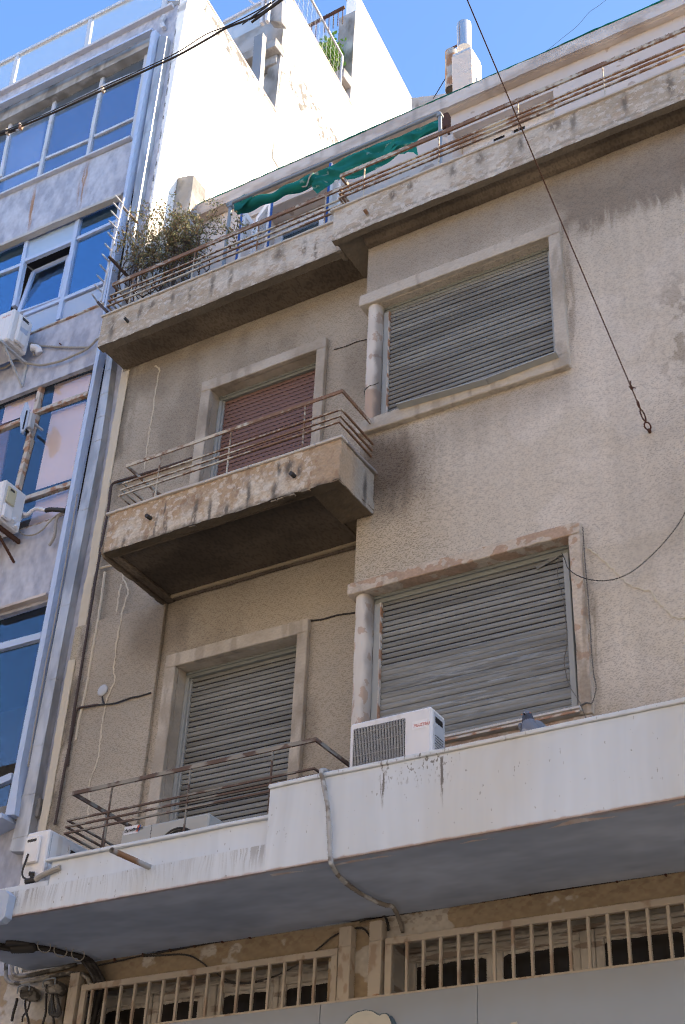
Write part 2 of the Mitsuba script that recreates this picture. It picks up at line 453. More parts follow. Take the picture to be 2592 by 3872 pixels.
def ground_floor_wall(p, n, uv):
    x, z = p.x, p.z
    f = fbm(x * 2, p.y * 2, z * 2, 4)
    c = mix((0.265, 0.205, 0.138), (0.345, 0.275, 0.195), f)
    bare = smoothstep(0.66, 0.72, fbm(x * 5, p.y * 5, z * 5, 4) + 0.34 * blob(x, z, 0.32, 4.45, 0.55, 0.55) + 0.25 * blob(x, z, -2.9, 4.2, 0.75, 0.9))
    c = mix(c, mi.Color3f(0.50, 0.475, 0.44), bare * 0.85)
    e = smoothstep(0.50, 0.62, fbm(x * 22, p.y * 22, z * 30, 3)) * smoothstep(4.50, 4.62, z)
    c = mix(c, mi.Color3f(0.17, 0.11, 0.075), e * 0.38)
    blackening = blob(x, z, -2.35, 4.4, 0.5, 0.6) * 0.75
    c = mix(c, mi.Color3f(0.05, 0.045, 0.04), blackening)
    return c * (0.85 + 0.3 * fbm(x * 40, p.y * 40, z * 40, 2))


def shutter_grey(p, n, uv):
    x, z = p.x + p.y, p.z
    tone = cell_rand(dr.floor(z / 0.0465), 3.0, 1.0)
    f = fbm(x * 1.1, 1.0, z * 11.0, 3)
    g = fbm(x * 4.5, 3.0, z * 40, 3)
    c = mix((0.138, 0.142, 0.138), (0.235, 0.242, 0.236), dr.clip(0.35 * tone + 0.65 * smoothstep(0.3, 0.7, f), 0, 1))
    dirt = smoothstep(0.52, 0.70, 0.5 * fbm(x * 2.2, 4.0, z * 14.0, 3) + 0.5 * fbm(x * 1.2, 5.0, z * 2.0, 3))
    c = mix(c, mi.Color3f(0.105, 0.094, 0.080), dirt * 0.38)
    c = c * (0.90 + 0.20 * fbm(x * 14, 2.0, z * 60, 2))
    pale = smoothstep(0.56, 0.70, g) * blob(x, z, 0.95, 6.30, 1.2, 0.55)
    c = mix(c, mi.Color3f(0.30, 0.335, 0.37), pale * 0.5)
    c = mix(c, mi.Color3f(0.12, 0.11, 0.10), 0.5 * blob(x, z, 0.45, 9.25, 0.6, 0.35))
    return c


def shutter_red(p, n, uv):
    c = mix((0.140, 0.078, 0.064), (0.180, 0.104, 0.088), fbm(p.x * 2, p.y, p.z * 3, 4))
    return c * (0.9 + 0.2 * fbm(p.x * 20, p.y * 20, p.z * 50, 2))


def rail_paint(p, n, uv):
    f = fbm(p.x * 5, p.y * 5, p.z * 5, 4)
    c = mix((0.42, 0.385, 0.32), (0.50, 0.465, 0.39), f)
    r = smoothstep(0.46, 0.66, 0.55 * fbm(p.x * 4.0 + 7, p.y * 6, p.z * 4.0, 3) + 0.45 * fbm(p.x * 30 + 7, p.y * 30, p.z * 30, 3) + 0.11 * smoothstep(0.2, -0.7, n.z) + 0.13 * smoothstep(-1.35, -0.6, p.x) * smoothstep(10.0, 9.0, p.z) + 0.11 * smoothstep(11.93, 11.96, p.z))
    rust = mix((0.10, 0.052, 0.030), (0.22, 0.105, 0.050), fbm(p.x * 40, p.y * 40, p.z * 40, 2))
    return mix(c, rust, r * 0.92)


def rail_dark(p, n, uv):
    f = fbm(p.x * 6, p.y * 6, p.z * 6, 4)
    c = mix((0.15, 0.135, 0.115), (0.26, 0.245, 0.215), f)
    r = smoothstep(0.44, 0.56, fbm(p.x * 7, p.y * 9, p.z * 7, 4) + 0.12 * smoothstep(0.2, -0.7, n.z))
    return mix(c, mi.Color3f(0.085, 0.048, 0.034), r * 0.9)


def grille_paint(p, n, uv):
    f = fbm(p.x * 6, p.y * 6, p.z * 6, 4)
    c = mix((0.36, 0.315, 0.262), (0.44, 0.39, 0.33), f)
    r = smoothstep(0.57, 0.66, fbm(p.x * 10, p.y * 9, p.z * 5, 4))
    return mix(c, mi.Color3f(0.20, 0.11, 0.065), r * 0.5)


def office_wall(p, n, uv):
    x, z = p.x, p.z
    f = fbm(x * 1.6, 1.0, z * 1.6, 4)
    g = fbm(x * 14, 2.0, z * 4.5, 4)
    c = mix((0.29, 0.31, 0.385), (0.455, 0.47, 0.535), smoothstep(0.25, 0.70, 0.35 * f + 0.65 * g))
    xw = x + 0.05 * (fbm(x * 8, z * 5, 4.0) - 0.5) + 0.04 * (z - 14.8)
    rusty = (blob(xw, z, -4.66, 14.85, 0.10, 0.62) + blob(xw, z, -5.50, 14.8, 0.10, 0.60)) * smoothstep(0.36, 0.60, fbm(xw * 34, z * 1.6, 6.0, 4))
    c = mix(c, mi.Color3f(0.33, 0.175, 0.085), dr.clip(rusty, 0, 1) * 0.9)
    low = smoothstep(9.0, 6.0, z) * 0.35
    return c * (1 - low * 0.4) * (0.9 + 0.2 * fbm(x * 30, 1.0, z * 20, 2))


def party_white(p, n, uv):
    f = fbm(p.x * 2, p.y * 1.5, p.z * 1.5, 4)
    c = mix((0.83, 0.82, 0.80), (0.89, 0.885, 0.875), f)
    d = smoothstep(0.57, 0.66, fbm(p.x, p.y * 3.0 + 2, p.z * 2.2, 4)) * smoothstep(0.45, 0.6, fbm(p.x, p.y * 14, p.z * 3, 3))
    return mix(c, mi.Color3f(0.10, 0.09, 0.085), 0.5 * d)


def weathered_white(p, n, uv):
    """Where the top of a wall has lost its paint and gone mossy."""
    c = mix((0.62, 0.60, 0.57), (0.80, 0.79, 0.77), fbm(p.x * 3, p.y * 4, p.z * 3, 3))
    q = 0.5 * fbm(p.x * 9, p.y * 16, p.z * 3.0, 5)
    d = smoothstep(0.44, 0.62, fbm(p.x * 7, p.y * 11 + 2 * q, p.z * 8 + 3 * q, 5))
    return mix(c, mi.Color3f(0.055, 0.052, 0.05), 0.85 * d)


def grey_old(p, n, uv):
    f = fbm(p.x * 3, p.y * 3, p.z * 2, 4)
    c = mix((0.22, 0.215, 0.21), (0.40, 0.40, 0.41), smoothstep(0.3, 0.7, f))
    return mix(c, mi.Color3f(0.09, 0.085, 0.075), 0.6 * smoothstep(0.55, 0.7, fbm(p.x * 5, p.y * 5, p.z * 1.5, 4)))


def penthouse_paint(p, n, uv):
    c = mix((0.50, 0.44, 0.40), (0.56, 0.50, 0.46), fbm(p.x * 2, p.y * 2, p.z * 2, 4))
    chip = smoothstep(0.70, 0.73, fbm(p.x * 7, p.y * 7, p.z * 7, 3))
    return mix(c, mi.Color3f(0.34, 0.25, 0.19), chip * 0.7)


def cornice_paint(p, n, uv):
    f = fbm(p.x * 3, p.y * 3, p.z * 6, 4)
    c = mix((0.42, 0.355, 0.31), (0.55, 0.49, 0.445), smoothstep(0.3, 0.7, f))
    st = smoothstep(0.55, 0.75, streaks(p.x, p.z, 9, 1.2, 14.0))
    return mix(c, mi.Color3f(0.25, 0.22, 0.20), st * 0.4)


def rust_frame(p, n, uv):
    c = mix((0.42, 0.38, 0.33), (0.52, 0.49, 0.45), fbm(p.x * 4, p.y * 4, p.z * 4, 3))
    r = smoothstep(0.46, 0.60, fbm(p.x * 13, p.y * 13, p.z * 13, 4)) * 0.8
    return mix(c, mix((0.22, 0.09, 0.04), (0.36, 0.16, 0.065), fbm(p.x * 30, p.y * 9, p.z * 30, 2)), r)


def old_white_metal(p, n, uv):
    c = mix((0.44, 0.46, 0.52), (0.56, 0.58, 0.63), fbm(p.x * 3, p.y * 3, p.z * 3, 3))
    d = smoothstep(0.62, 0.70, fbm(p.x * 9, p.y * 9, p.z * 9, 4))
    return mix(c, mi.Color3f(0.28, 0.24, 0.20), d * 0.35)


def ac_paint(p, n, uv):
    c = mix((0.62, 0.62, 0.635), (0.68, 0.68, 0.69), fbm(p.x * 4, p.y * 4, p.z * 4, 3))
    st = smoothstep(0.60, 0.75, streaks(p.x + p.y, p.z, 18, 1.2, 1.0))
    return mix(c, mi.Color3f(0.42, 0.38, 0.33), st * 0.30)


def duct_metal(p, n, uv):
    f = fbm(p.x * 10, p.y * 10, p.z * 2.2, 4)
    return mix((0.33, 0.345, 0.37), (0.50, 0.52, 0.55), smoothstep(0.35, 0.65, f))


def awning_cloth(p, n, uv):
    f = fbm(p.x * 2.2, p.y * 3, p.z * 3, 4)
    c = mix((0.006, 0.115, 0.098), (0.008, 0.180, 0.150), smoothstep(0.3, 0.7, f))
    spot = smoothstep(0.68, 0.72, fbm(p.x * 9, p.y * 9, p.z * 14, 4))
    return mix(c, mi.Color3f(0.30, 0.36, 0.30), spot * 0.55)


def rusty_metal(p, n, uv):
    f = fbm(p.x * 7, p.y * 7, p.z * 4, 4)
    return mix((0.30, 0.30, 0.30), (0.23, 0.13, 0.075), smoothstep(0.45, 0.6, f))


def sign_paint(p, n, uv):
    c = mix((0.235, 0.285, 0.37), (0.28, 0.33, 0.42), fbm(p.x * 1.5, p.y, p.z * 2, 4))
    top = smoothstep(3.88, 4.08, p.z + 0.1 * (streaks(p.x, p.z, 14, 2, 3.0) - 0.5))
    return mix(c, mi.Color3f(0.27, 0.26, 0.23), 0.35 * top)


def old_timber(p, n, uv):
    f = fbm(p.x * 6, p.y * 6, p.z * 6, 4)
    c = mix((0.44, 0.415, 0.38), (0.58, 0.555, 0.52), smoothstep(0.3, 0.7, f))
    return mix(c, mi.Color3f(0.15, 0.085, 0.055), 0.6 * smoothstep(0.57, 0.66, fbm(p.x * 4, p.y * 4, p.z * 18, 4)))


def dusty_glass(p, n, uv):
    """Dark glass with paint smeared along its rim."""
    return mix((0.012, 0.011, 0.011), (0.035, 0.032, 0.03), fbm(p.x * 6, p.y, p.z * 9, 4))


def fascia_bump(p, n, uv):
    return fbm(p.x * 30, p.y * 30, p.z * 30, 3)


def hose_wrap(p, n, uv):
    c = mix((0.26, 0.265, 0.27), (0.42, 0.42, 0.415), fbm(p.x * 30, p.y * 30, p.z * 26, 3))
    return mix(c, mi.Color3f(0.14, 0.115, 0.09), 0.8 * smoothstep(0.5, 0.62, fbm(p.x * 9, p.y * 14, p.z * 12 + 3, 3) + 0.2 * smoothstep(-1.0, -0.6, p.y)))


def grime(p, n, uv):
    c = mix((0.16, 0.15, 0.135), (0.34, 0.32, 0.29), fbm(p.x * 30, p.y * 30, p.z * 26, 3))
    return mix(c, mi.Color3f(0.05, 0.045, 0.04), 0.85 * smoothstep(0.46, 0.60, fbm(p.x * 16, p.y * 14, p.z * 16 + 3, 3)))


def asphalt(p, n, uv):
    return mix((0.045, 0.045, 0.047), (0.075, 0.073, 0.07), fbm(p.x * 2, p.y * 2, 0.0, 4))


def facing_wall(p, n, uv):
    return mix((0.62, 0.54, 0.44), (0.72, 0.64, 0.53), fbm(p.x * 0.6, p.y, p.z * 0.6, 4))


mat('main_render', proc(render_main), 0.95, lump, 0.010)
mat('recess_render', proc(render_recess), 0.95, lump, 0.008)
mat('soffit', proc(soffit_dirty), 0.95)
mat('soffit_darkened', proc(lambda p, n, uv: soffit_dirty(p, n, uv) * 0.62), 0.95)  # darker soffit copy: shade of the recessed panel put into the colour
mat('soffit_trim', (0.27, 0.225, 0.165), 0.9, fascia_bump, 0.004)
mat('slab_old', proc(slab_old), 0.92, fascia_bump, 0.010)
mat('slab_end', proc(slab_end), 0.92, fascia_bump, 0.012)
mat('plaster_frame', proc(plaster_frame), 0.9, fascia_bump, 0.003)
mat('plaster_peeling', proc(plaster_peeling), 0.9, fascia_bump, 0.008)
mat('column_paint', proc(column_paint), 0.85, fascia_bump, 0.004)
mat('white_canopy', proc(white_canopy), 0.75, fascia_bump, 0.0015)
mat('canopy_under', proc(canopy_under), 0.85, fascia_bump, 0.003)
mat('ground_floor', proc(ground_floor_wall), 0.92, fascia_bump, 0.006)
mat('shutter_grey', proc(shutter_grey), 0.62)
for _k, _t in (('a', 0.90), ('b', 0.97), ('c', 1.06)):
    mat('shutter_grey_' + _k, proc(lambda p, n, uv, t=_t: shutter_grey(p, n, uv) * t), 0.62)
mat('shutter_red', proc(shutter_red), 0.5)
mat('guide_grey', (0.30, 0.315, 0.315), 0.5)
mat('guide_green', (0.20, 0.215, 0.205), 0.6)
mat('rail_paint', proc(rail_paint), 0.7)
mat('rail_dark', proc(rail_dark), 0.65)
mat('grille_paint', proc(grille_paint), 0.6)
mat('office_wall', proc(office_wall), 0.9, fascia_bump, 0.008)
mat('party_white', proc(party_white), 0.9, fascia_bump, 0.004)
mat('weathered_white', proc(weathered_white), 0.9)
mat('grey_old', proc(grey_old), 0.9, fascia_bump, 0.006)
mat('penthouse', proc(penthouse_paint), 0.85, fascia_bump, 0.002)
mat('cornice', proc(cornice_paint), 0.9, fascia_bump, 0.006)
mat('rust_frame', proc(rust_frame), 0.75)
mat('old_white_metal', proc(old_white_metal), 0.55)
mat('blue_metal', (0.42, 0.50, 0.66), 0.35)
mat('panel_grey', (0.36, 0.43, 0.55), 0.35)
mat('pipe_panel', (0.20, 0.22, 0.25), 0.5)
mat('duct', proc(duct_metal), 0.45, metallic=0.35)
mat('ac_paint', proc(ac_paint), 0.45)
mat('ac_grey', (0.40, 0.42, 0.45), 0.5)
mat('ac_slat', (0.38, 0.378, 0.37), 0.5)
mat('black', (0.012, 0.012, 0.013), 0.6)
mat('rubber', (0.035, 0.033, 0.032), 0.55)
mat('cable', (0.030, 0.027, 0.026), 0.5)
mat('cable_grey', (0.30, 0.28, 0.25), 0.6)
mat('cable_dusty', (0.12, 0.11, 0.10), 0.6)
mat('pipe_brown', (0.060, 0.040, 0.034), 0.55)
mat('pvc_grey', (0.22, 0.25, 0.29), 0.5)
mat('awning', proc(awning_cloth), 0.9)
mat('awning_pipe', (0.21, 0.245, 0.285), 0.45)
mat('rusty', proc(rusty_metal), 0.75)
mat('rust_dark', (0.075, 0.036, 0.024), 0.8)
mat('steel', (0.56, 0.57, 0.58), 0.42, metallic=0.85)
mat('sign', proc(sign_paint), 0.5)
mat('cream', (0.44, 0.44, 0.41), 0.5)
mat('alu', (0.50, 0.54, 0.60), 0.45)
mat('grime', proc(grime), 0.8, fascia_bump, 0.006)
mat('navy', (0.045, 0.085, 0.14), 0.5)
mat('timber', proc(old_timber), 0.8, fascia_bump, 0.004)
mat('dark_glass', proc(dusty_glass), 0.12, spec=0.5)
mat('hose_wrap', proc(hose_wrap), 0.75, fascia_bump, 0.006)
mat('white_pvc', (0.70, 0.70, 0.72), 0.4)
mat('marble', (0.45, 0.42, 0.385), 0.55, fascia_bump, 0.003)
mat('marble_dark', (0.24, 0.225, 0.215), 0.6, fascia_bump, 0.003)
mat('red_print', (0.52, 0.16, 0.14), 0.5)
mat('orange_print', (0.62, 0.13, 0.04), 0.5)
mat('blue_print', (0.03, 0.09, 0.32), 0.5)
mat('yellowed', (0.52, 0.48, 0.33), 0.5)
mat('patch_light', (0.50, 0.45, 0.36), 0.9, fascia_bump, 0.004)
mat('room_dark', (0.055, 0.06, 0.075), 0.9)
mat('blind', (0.74, 0.60, 0.56), 0.6)
mat('pale_panel', (0.36, 0.47, 0.62), 0.3)
mat('curtain', (0.50, 0.52, 0.55), 0.8)
mat('bark', (0.050, 0.036, 0.028), 0.9)
mat('asphalt', proc(asphalt), 0.95)
mat('paving', (0.33, 0.31, 0.29), 0.9)
mat('facing_wall', proc(facing_wall), 0.9)
mat('terracotta', (0.30, 0.125, 0.07), 0.85)
mat('pigeon_blue', (0.145, 0.16, 0.20), 0.7)
mat('pigeon_dark', (0.040, 0.045, 0.065), 0.5)
mat('pigeon_belly', (0.26, 0.265, 0.28), 0.8)
scene['material_window_glass'] = {'type': 'thindielectric', 'int_ior': 3.3, 'specular_reflectance': {'type': 'rgb', 'value': [0.40, 0.68, 1.0]}}
scene['material_dusty_pane'] = {'type': 'blendbsdf', 'weight': 0.16, 'a': dict(scene['material_window_glass']), 'b': {'type': 'twosided', 'bsdf': {'type': 'diffuse', 'reflectance': {'type': 'rgb', 'value': [0.40, 0.44, 0.52]}}}}  # pale reflections put in as a grey-blue diffuse share of the pane
scene['material_plain_glass'] = {'type': 'thindielectric', 'int_ior': 1.6, 'specular_reflectance': {'type': 'rgb', 'value': [0.6, 0.8, 1.0]}}
scene['material_clear_glass'] = {'type': 'blendbsdf', 'weight': 0.42, 'a': {'type': 'thindielectric', 'int_ior': 1.6},
                                 'b': {'type': 'twosided', 'bsdf': {'type': 'diffuse', 'reflectance': {'type': 'rgb', 'value': [0.55, 0.68, 0.80]}}}}
for _n, _c in (('leaf_green', (0.17, 0.185, 0.085)), ('leaf_olive', (0.22, 0.195, 0.10)), ('leaf_brown', (0.23, 0.155, 0.09)), ('leaf_fresh', (0.16, 0.30, 0.035))):
    scene['material_' + _n] = {'type': 'twosided', 'bsdf': {'type': 'principled', 'base_color': {'type': 'rgb', 'value': list(_c)}, 'roughness': 0.6, 'specular': 0.3}}
M = lambda n: 'material_' + n

# ---------------------------------------------------------------- the apartment building
A = thing('apartment_building', 'weathered beige apartment building with closed roller shutters, small balcony and white canopy', 'building')
XC, YR, XL, XR = -0.142, 0.377, -3.357, 5.0      # wall corner, recessed wall, left end, right end (past the frame)
# walls
wall = unary_union([rect(XC, XR, 4.70, 11.10)]).difference(unary_union([rect(XC - .1, 1.66, 8.90, 10.28), rect(XC - .1, 1.66, 5.72, 7.25)]))
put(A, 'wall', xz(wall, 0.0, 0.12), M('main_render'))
put(A, 'wall', rbox(XC, -0.02, 0.121, YR + .05, 4.70, 11.10, 0), M('recess_render'))           # the return of the front wall
rec = rect(XL, XC - .001, 4.56, 11.14).difference(unary_union([rect(-2.10, -0.862, 4.7, 7.285), rect(-2.10, -0.862, 8.0, 10.36)]))
put(A, 'wall', xz(rec, YR, YR + .16), M('recess_render'))
# the left strip below the balcony stands a little proud, with a rendered edge trim
put(A, 'wall', rough(rbox(XL, -2.312, YR - .040, YR - .001, 4.70, 7.96, .006), .08, .002), M('recess_render'), label='flat wall strip left of the lower balcony door')
put(A, 'edge_trim', rough(rbox(XL - .004, XL + .10, YR - .012, YR - .001, 7.97, 11.10, .004), .05, .004), M('patch_light'))
put(A, 'edge_trim', rough(rbox(XL - .004, XL + .085, YR - .052, YR - .0405, 4.70, 7.60, .004), .05, .004), M('patch_light'))
put(A, 'core', rbox(XL + .03, XR, 0.64, 9.0, 4.56, 11.13, 0), M('room_dark'))
put(A, 'core', rbox(-0.015, XR, 0.19, 0.63, 4.7, 11.0, 0), M('room_dark'))
# pale sealant run down over the cracks
def crack(pts, w=0.016):
    p = spline(pts, 6)
    p = p + np.c_[(rng.random(len(p)) - .5) * .014, np.zeros(len(p)), (rng.random(len(p)) - .5) * .014]
    v, f = [], []
    for i, q in enumerate(p):
        t = p[min(i + 1, len(p) - 1)] - p[max(i - 1, 0)]
        s = np.array([t[2], 0, -t[0]]) / max(np.linalg.norm(t), 1e-6) * w * (0.30 + 0.4 * rng.random())
        v += [q - s, q + s, q - s * .5 + [0, -.004, 0], q + s * .5 + [0, -.004, 0]]
    for i in range(len(p) - 1):
        a = 4 * i
        for j, k in ((0, 2), (2, 3), (3, 1)):
            f += [[a + j, a + k, a + 4 + k], [a + j, a + 4 + k, a + 4 + j]]
    return trimesh.Trimesh(v, f, process=False)
put(A, 'crack_filler', crack([(-2.916,0.374,11.015),(-2.846,0.374,10.938),(-2.849,0.374,10.854),(-2.851,0.374,10.753),(-2.85,0.374,10.527),(-2.845,0.374,10.348),(-2.848,0.374,10.196),(-2.849,0.374,10.024),(-2.848,0.374,9.854),(-2.836,0.374,9.641)]), M('patch_light'), label='pale crack filler beside the brown door shutter')
put(A, 'crack_filler', crack([(-2.864,0.334,8.537),(-2.868,0.334,8.388),(-2.816,0.334,8.281),(-2.774,0.334,8.178),(-2.789,0.334,8.055),(-2.807,0.334,7.989),(-2.805,0.334,7.864),(-2.817,0.334,7.709),(-2.806,0.334,7.533),(-2.804,0.334,7.38),(-2.767,0.334,7.27),(-2.801,0.334,7.178),(-2.829,0.334,7.069),(-2.83,0.334,6.971),(-2.838,0.334,6.859),(-2.821,0.334,6.712)]), M('patch_light'))
put(A, 'crack_filler', crack([(-2.828,0.334,6.748),(-2.829,0.334,6.653),(-2.824,0.334,6.527),(-2.861,0.334,6.379),(-2.874,0.334,6.305),(-2.849,0.334,6.119),(-2.832,0.334,5.982)]), M('patch_light'))
put(A, 'crack_filler', crack([(-2.868,0.334,8.296),(-2.877,0.334,8.188),(-2.873,0.334,8.06),(-2.877,0.334,7.981)]), M('patch_light'))
put(A, 'crack_filler', crack([(1.784,-0.003,7.101),(1.861,-0.003,7.013),(1.918,-0.003,6.932),(1.991,-0.003,6.827),(2.063,-0.003,6.724),(2.153,-0.003,6.645),(2.216,-0.003,6.613),(2.25,-0.003,6.531),(2.312,-0.003,6.441),(2.363,-0.003,6.371),(2.453,-0.003,6.351)], .014), M('patch_light'), label='pale zigzag crack filler right of the lower window')
# thin expansion cables between the door frames and the corner
put(A, 'wall_cable', tube(spline([(-0.701,0.372,10.317),(-0.568,0.372,10.304),(-0.458,0.372,10.311),(-0.345,0.372,10.295)]), .005, 6), M('cable'))
put(A, 'wall_cable', tube(spline([(-0.778,0.37,7.37),(-0.656,0.37,7.351),(-0.511,0.37,7.352),(-0.352,0.37,7.331)]), .0075, 6), M('cable'))


def slats(parent, TL, TR, BR, BL, n, y, gap, matn, depth=.011, sag=None, holes=False):
    """A roller shutter's slats, each a mesh of its own with a rounded front."""
    TL, TR, BR, BL = (np.array([p[0], y, p[2]]) for p in (TL, TR, BR, BL))
    for i in range(n):
        t0, t1 = i / n, (i + 1) / n
        a, b = TL + (BL - TL) * t0, TR + (BR - TR) * t0
        c, d = TL + (BL - TL) * t1, TR + (BR - TR) * t1
        g = gap(i / n) if callable(gap) else gap
        jit = (rng.random(3) - .5) * np.array([.002, .003, .0022])
        jt2 = (rng.random() - .5) * (.003 if rng.random() < .9 else .007)
        prof = [(0.0, 0.0), (.0035, .16), (.0065, .5), (.0035, .86), (0.0, 1.0)]
        V, F = [], []
        for (s0, s1) in ((a, c), (b, d)):
            h = (s1 - s0) * (1 - g)
            e = jit if s0 is a else jit + [0, 0, jt2]
            ring = [s0 + h * tz + [0, -ty, 0] + e for ty, tz in prof] + [s0 + h + [0, depth, 0] + e, s0 + [0, depth, 0] + e]
            V += ring
        k = len(prof) + 2
        for j in range(k):
            q = (j + 1) % k
            F += [[j, q, k + q], [j, k + q, k + j]]
        for j in range(1, k - 1):
            F += [[0, j + 1, j], [k, k + j, k + j + 1]]
        put(parent, 'slat', trimesh.Trimesh(V, F, process=False), M(matn if matn != 'shutter_grey' else 'shutter_grey_' + 'abbc'[rng.integers(4)]), 50)


# upper window: lintel, jamb, sill, column and shutter
W1 = key(A + '__window_frame')
scene[W1] = mikit.ply(rough(cat_(rbox(-0.188, 1.765, -.052, .118, 10.285, 10.418, .006)), .05, .0018), M('plaster_frame'))
put(W1, 'jamb', rough(rbox(1.660, 1.765, -.050, .12, 8.93, 10.284, .006), .05, .0018), M('plaster_frame'))
put(W1, 'sill', rough(rbox(XC - .02, 1.768, -.056, .118, 8.792, 8.930, .008), .035, .004, big=.002), M('plaster_frame'), label='cracked plaster sill')
put(W1, 'sill_flashing', cat_(bar((0.256,-0.066,8.916), (1.078,-0.066,8.87), .10, .012, (0, .25, 1)), bar((1.081,-0.066,8.871), (1.69,-0.066,8.903), .10, .012, (0, .25, 1))), M('guide_grey'))
put(W1, 'column', rough(lathe([(0, 0), (.070, 0), (.070, 1.355), (0, 1.355)], (-.062, .050, 8.930), n=28), .06, .0015, big=.002), M('column_paint'), 40)
put(W1, 'wire_tie', tube(spline([(-.135, .03, 9.29), (-.11, -.012, 9.30), (-.06, -.024, 9.318), (-.02, -.012, 9.325), (.03, -.02, 9.322)]), .0035, 6), M('rubber'))
S1 = key(A + '__roller_shutter')
scene[S1] = mikit.ply(rbox(.0, 1.659, .135, .150, 8.931, 10.284, 0), M('black'))
labels[S1] = {'label': 'grey upper roller shutter with its last slats sagging'}
put(S1, 'head_rail', cat_(rbox(-.0, 1.655, .070, .130, 10.255, 10.283, .003), rbox(.001, 1.654, .083, .130, 10.222, 10.2545, .003)), M('guide_green'))
put(S1, 'guide_rail', cat_(rbox(.005, .058, .072, .130, 8.94, 10.2215, .003)), M('guide_grey'))
put(S1, 'guide_rail', rbox(1.606, 1.650, .060, .130, 8.94, 10.2215, .003), M('guide_grey'))
put(S1, 'guide_rail', rbox(.0585, .064, .066, .130, 8.95, 10.2215, .001), M('rust_frame'), label='rusty lip of the guide rail')
slats(S1, (.066, 0, 10.235), (1.604, 0, 10.235), (1.604, 0, 9.075), (.066, 0, 9.040), 25, .095, .26, 'shutter_grey')
put(S1, 'bottom_rail', bar((.10, .098, 8.955), (1.25, .098, 9.055), .012, .075, (0, 0, 1)), M('shutter_grey'))
put(S1, 'bolt', cat_(tube([(.245, .095, 9.01), (.262, .070, 9.025)], .014, 8), tube([(.215, .09, 9.03), (.215, .088, 9.055)], .008, 6)), M('rust_dark'))
# lower window
W2 = key(A + '__window_frame')
scene[W2] = mikit.ply(rough(rbox(-0.175, 1.757, -.052, .118, 7.216, 7.318, .006), .035, .0035, big=.003), M('plaster_peeling'))
labels[W2] = {'label': 'peeling pinkish lintel of the lower window'}
put(W2, 'jamb', rough(rbox(1.668, 1.757, -.050, .12, 5.78, 7.215, .006), .04, .0035, big=.003), M('plaster_peeling'))
put(W2, 'sill', rough(rbox(XC, 1.757, -.046, .118, 5.60, 5.775, .006), .035, .005, big=.004), M('plaster_peeling'))
put(W2, 'sill_flashing', bar((.06, -.045, 5.795), (1.69, -.045, 5.808), .10, .020, (0, .3, 1)), M('marble'))
put(W2, 'sill_lip', bar((.06, -.098, 5.775), (1.69, -.098, 5.788), .008, .016), M('rust_frame'))
put(W2, 'column', rough(lathe([(0, 0), (.072, 0), (.072, 1.615), (0, 1.615)], (-.066, .052, 5.60), n=28), .05, .003, big=.004), M('column_paint'), 40)
put(W2, 'rubble', rough(cat_(*[rbox(x, x + .05 + .05 * rng.random(), -.02, .06, 5.60, 5.62 + .05 * rng.random()) for x in np.arange(.7, 1.2, .06)]), .02, .006), M('plaster_peeling'))
S2 = key(A + '__roller_shutter')
scene[S2] = mikit.ply(rbox(.0, 1.667, .135, .150, 5.70, 7.215, 0), M('black'))
labels[S2] = {'label': 'streaked grey lower roller shutter behind the pigeon'}
put(S2, 'head_rail', cat_(rbox(.0, 1.664, .060, .130, 7.190, 7.2155, .003), rbox(.001, 1.663, .074, .130, 7.150, 7.1895, .003)), M('guide_green'))
put(S2, 'guide_rail', rbox(.005, .062, .068, .130, 5.80, 7.1495, .003), M('guide_grey'))
put(S2, 'guide_rail', rbox(.0625, .069, .062, .130, 5.80, 7.1495, .001), M('rust_frame'))
put(S2, 'guide_rail', rbox(1.575, 1.618, .060, .130, 5.80, 7.1495, .003), M('guide_grey'))
slats(S2, (.071, 0, 7.165), (1.573, 0, 7.148), (1.573, 0, 5.855), (.071, 0, 5.855), 28, .095, lambda t: .22 if t < .40 else .06, 'shutter_grey')
put(S2, 'bottom_rail', rbox(.071, 1.573, .086, .104, 5.812, 5.850, .002), M('shutter_grey'))
put(S2, 'broken_slat', bar((1.36, .082, 7.098), (1.53, .078, 7.152), .008, .03), M('shutter_grey'))
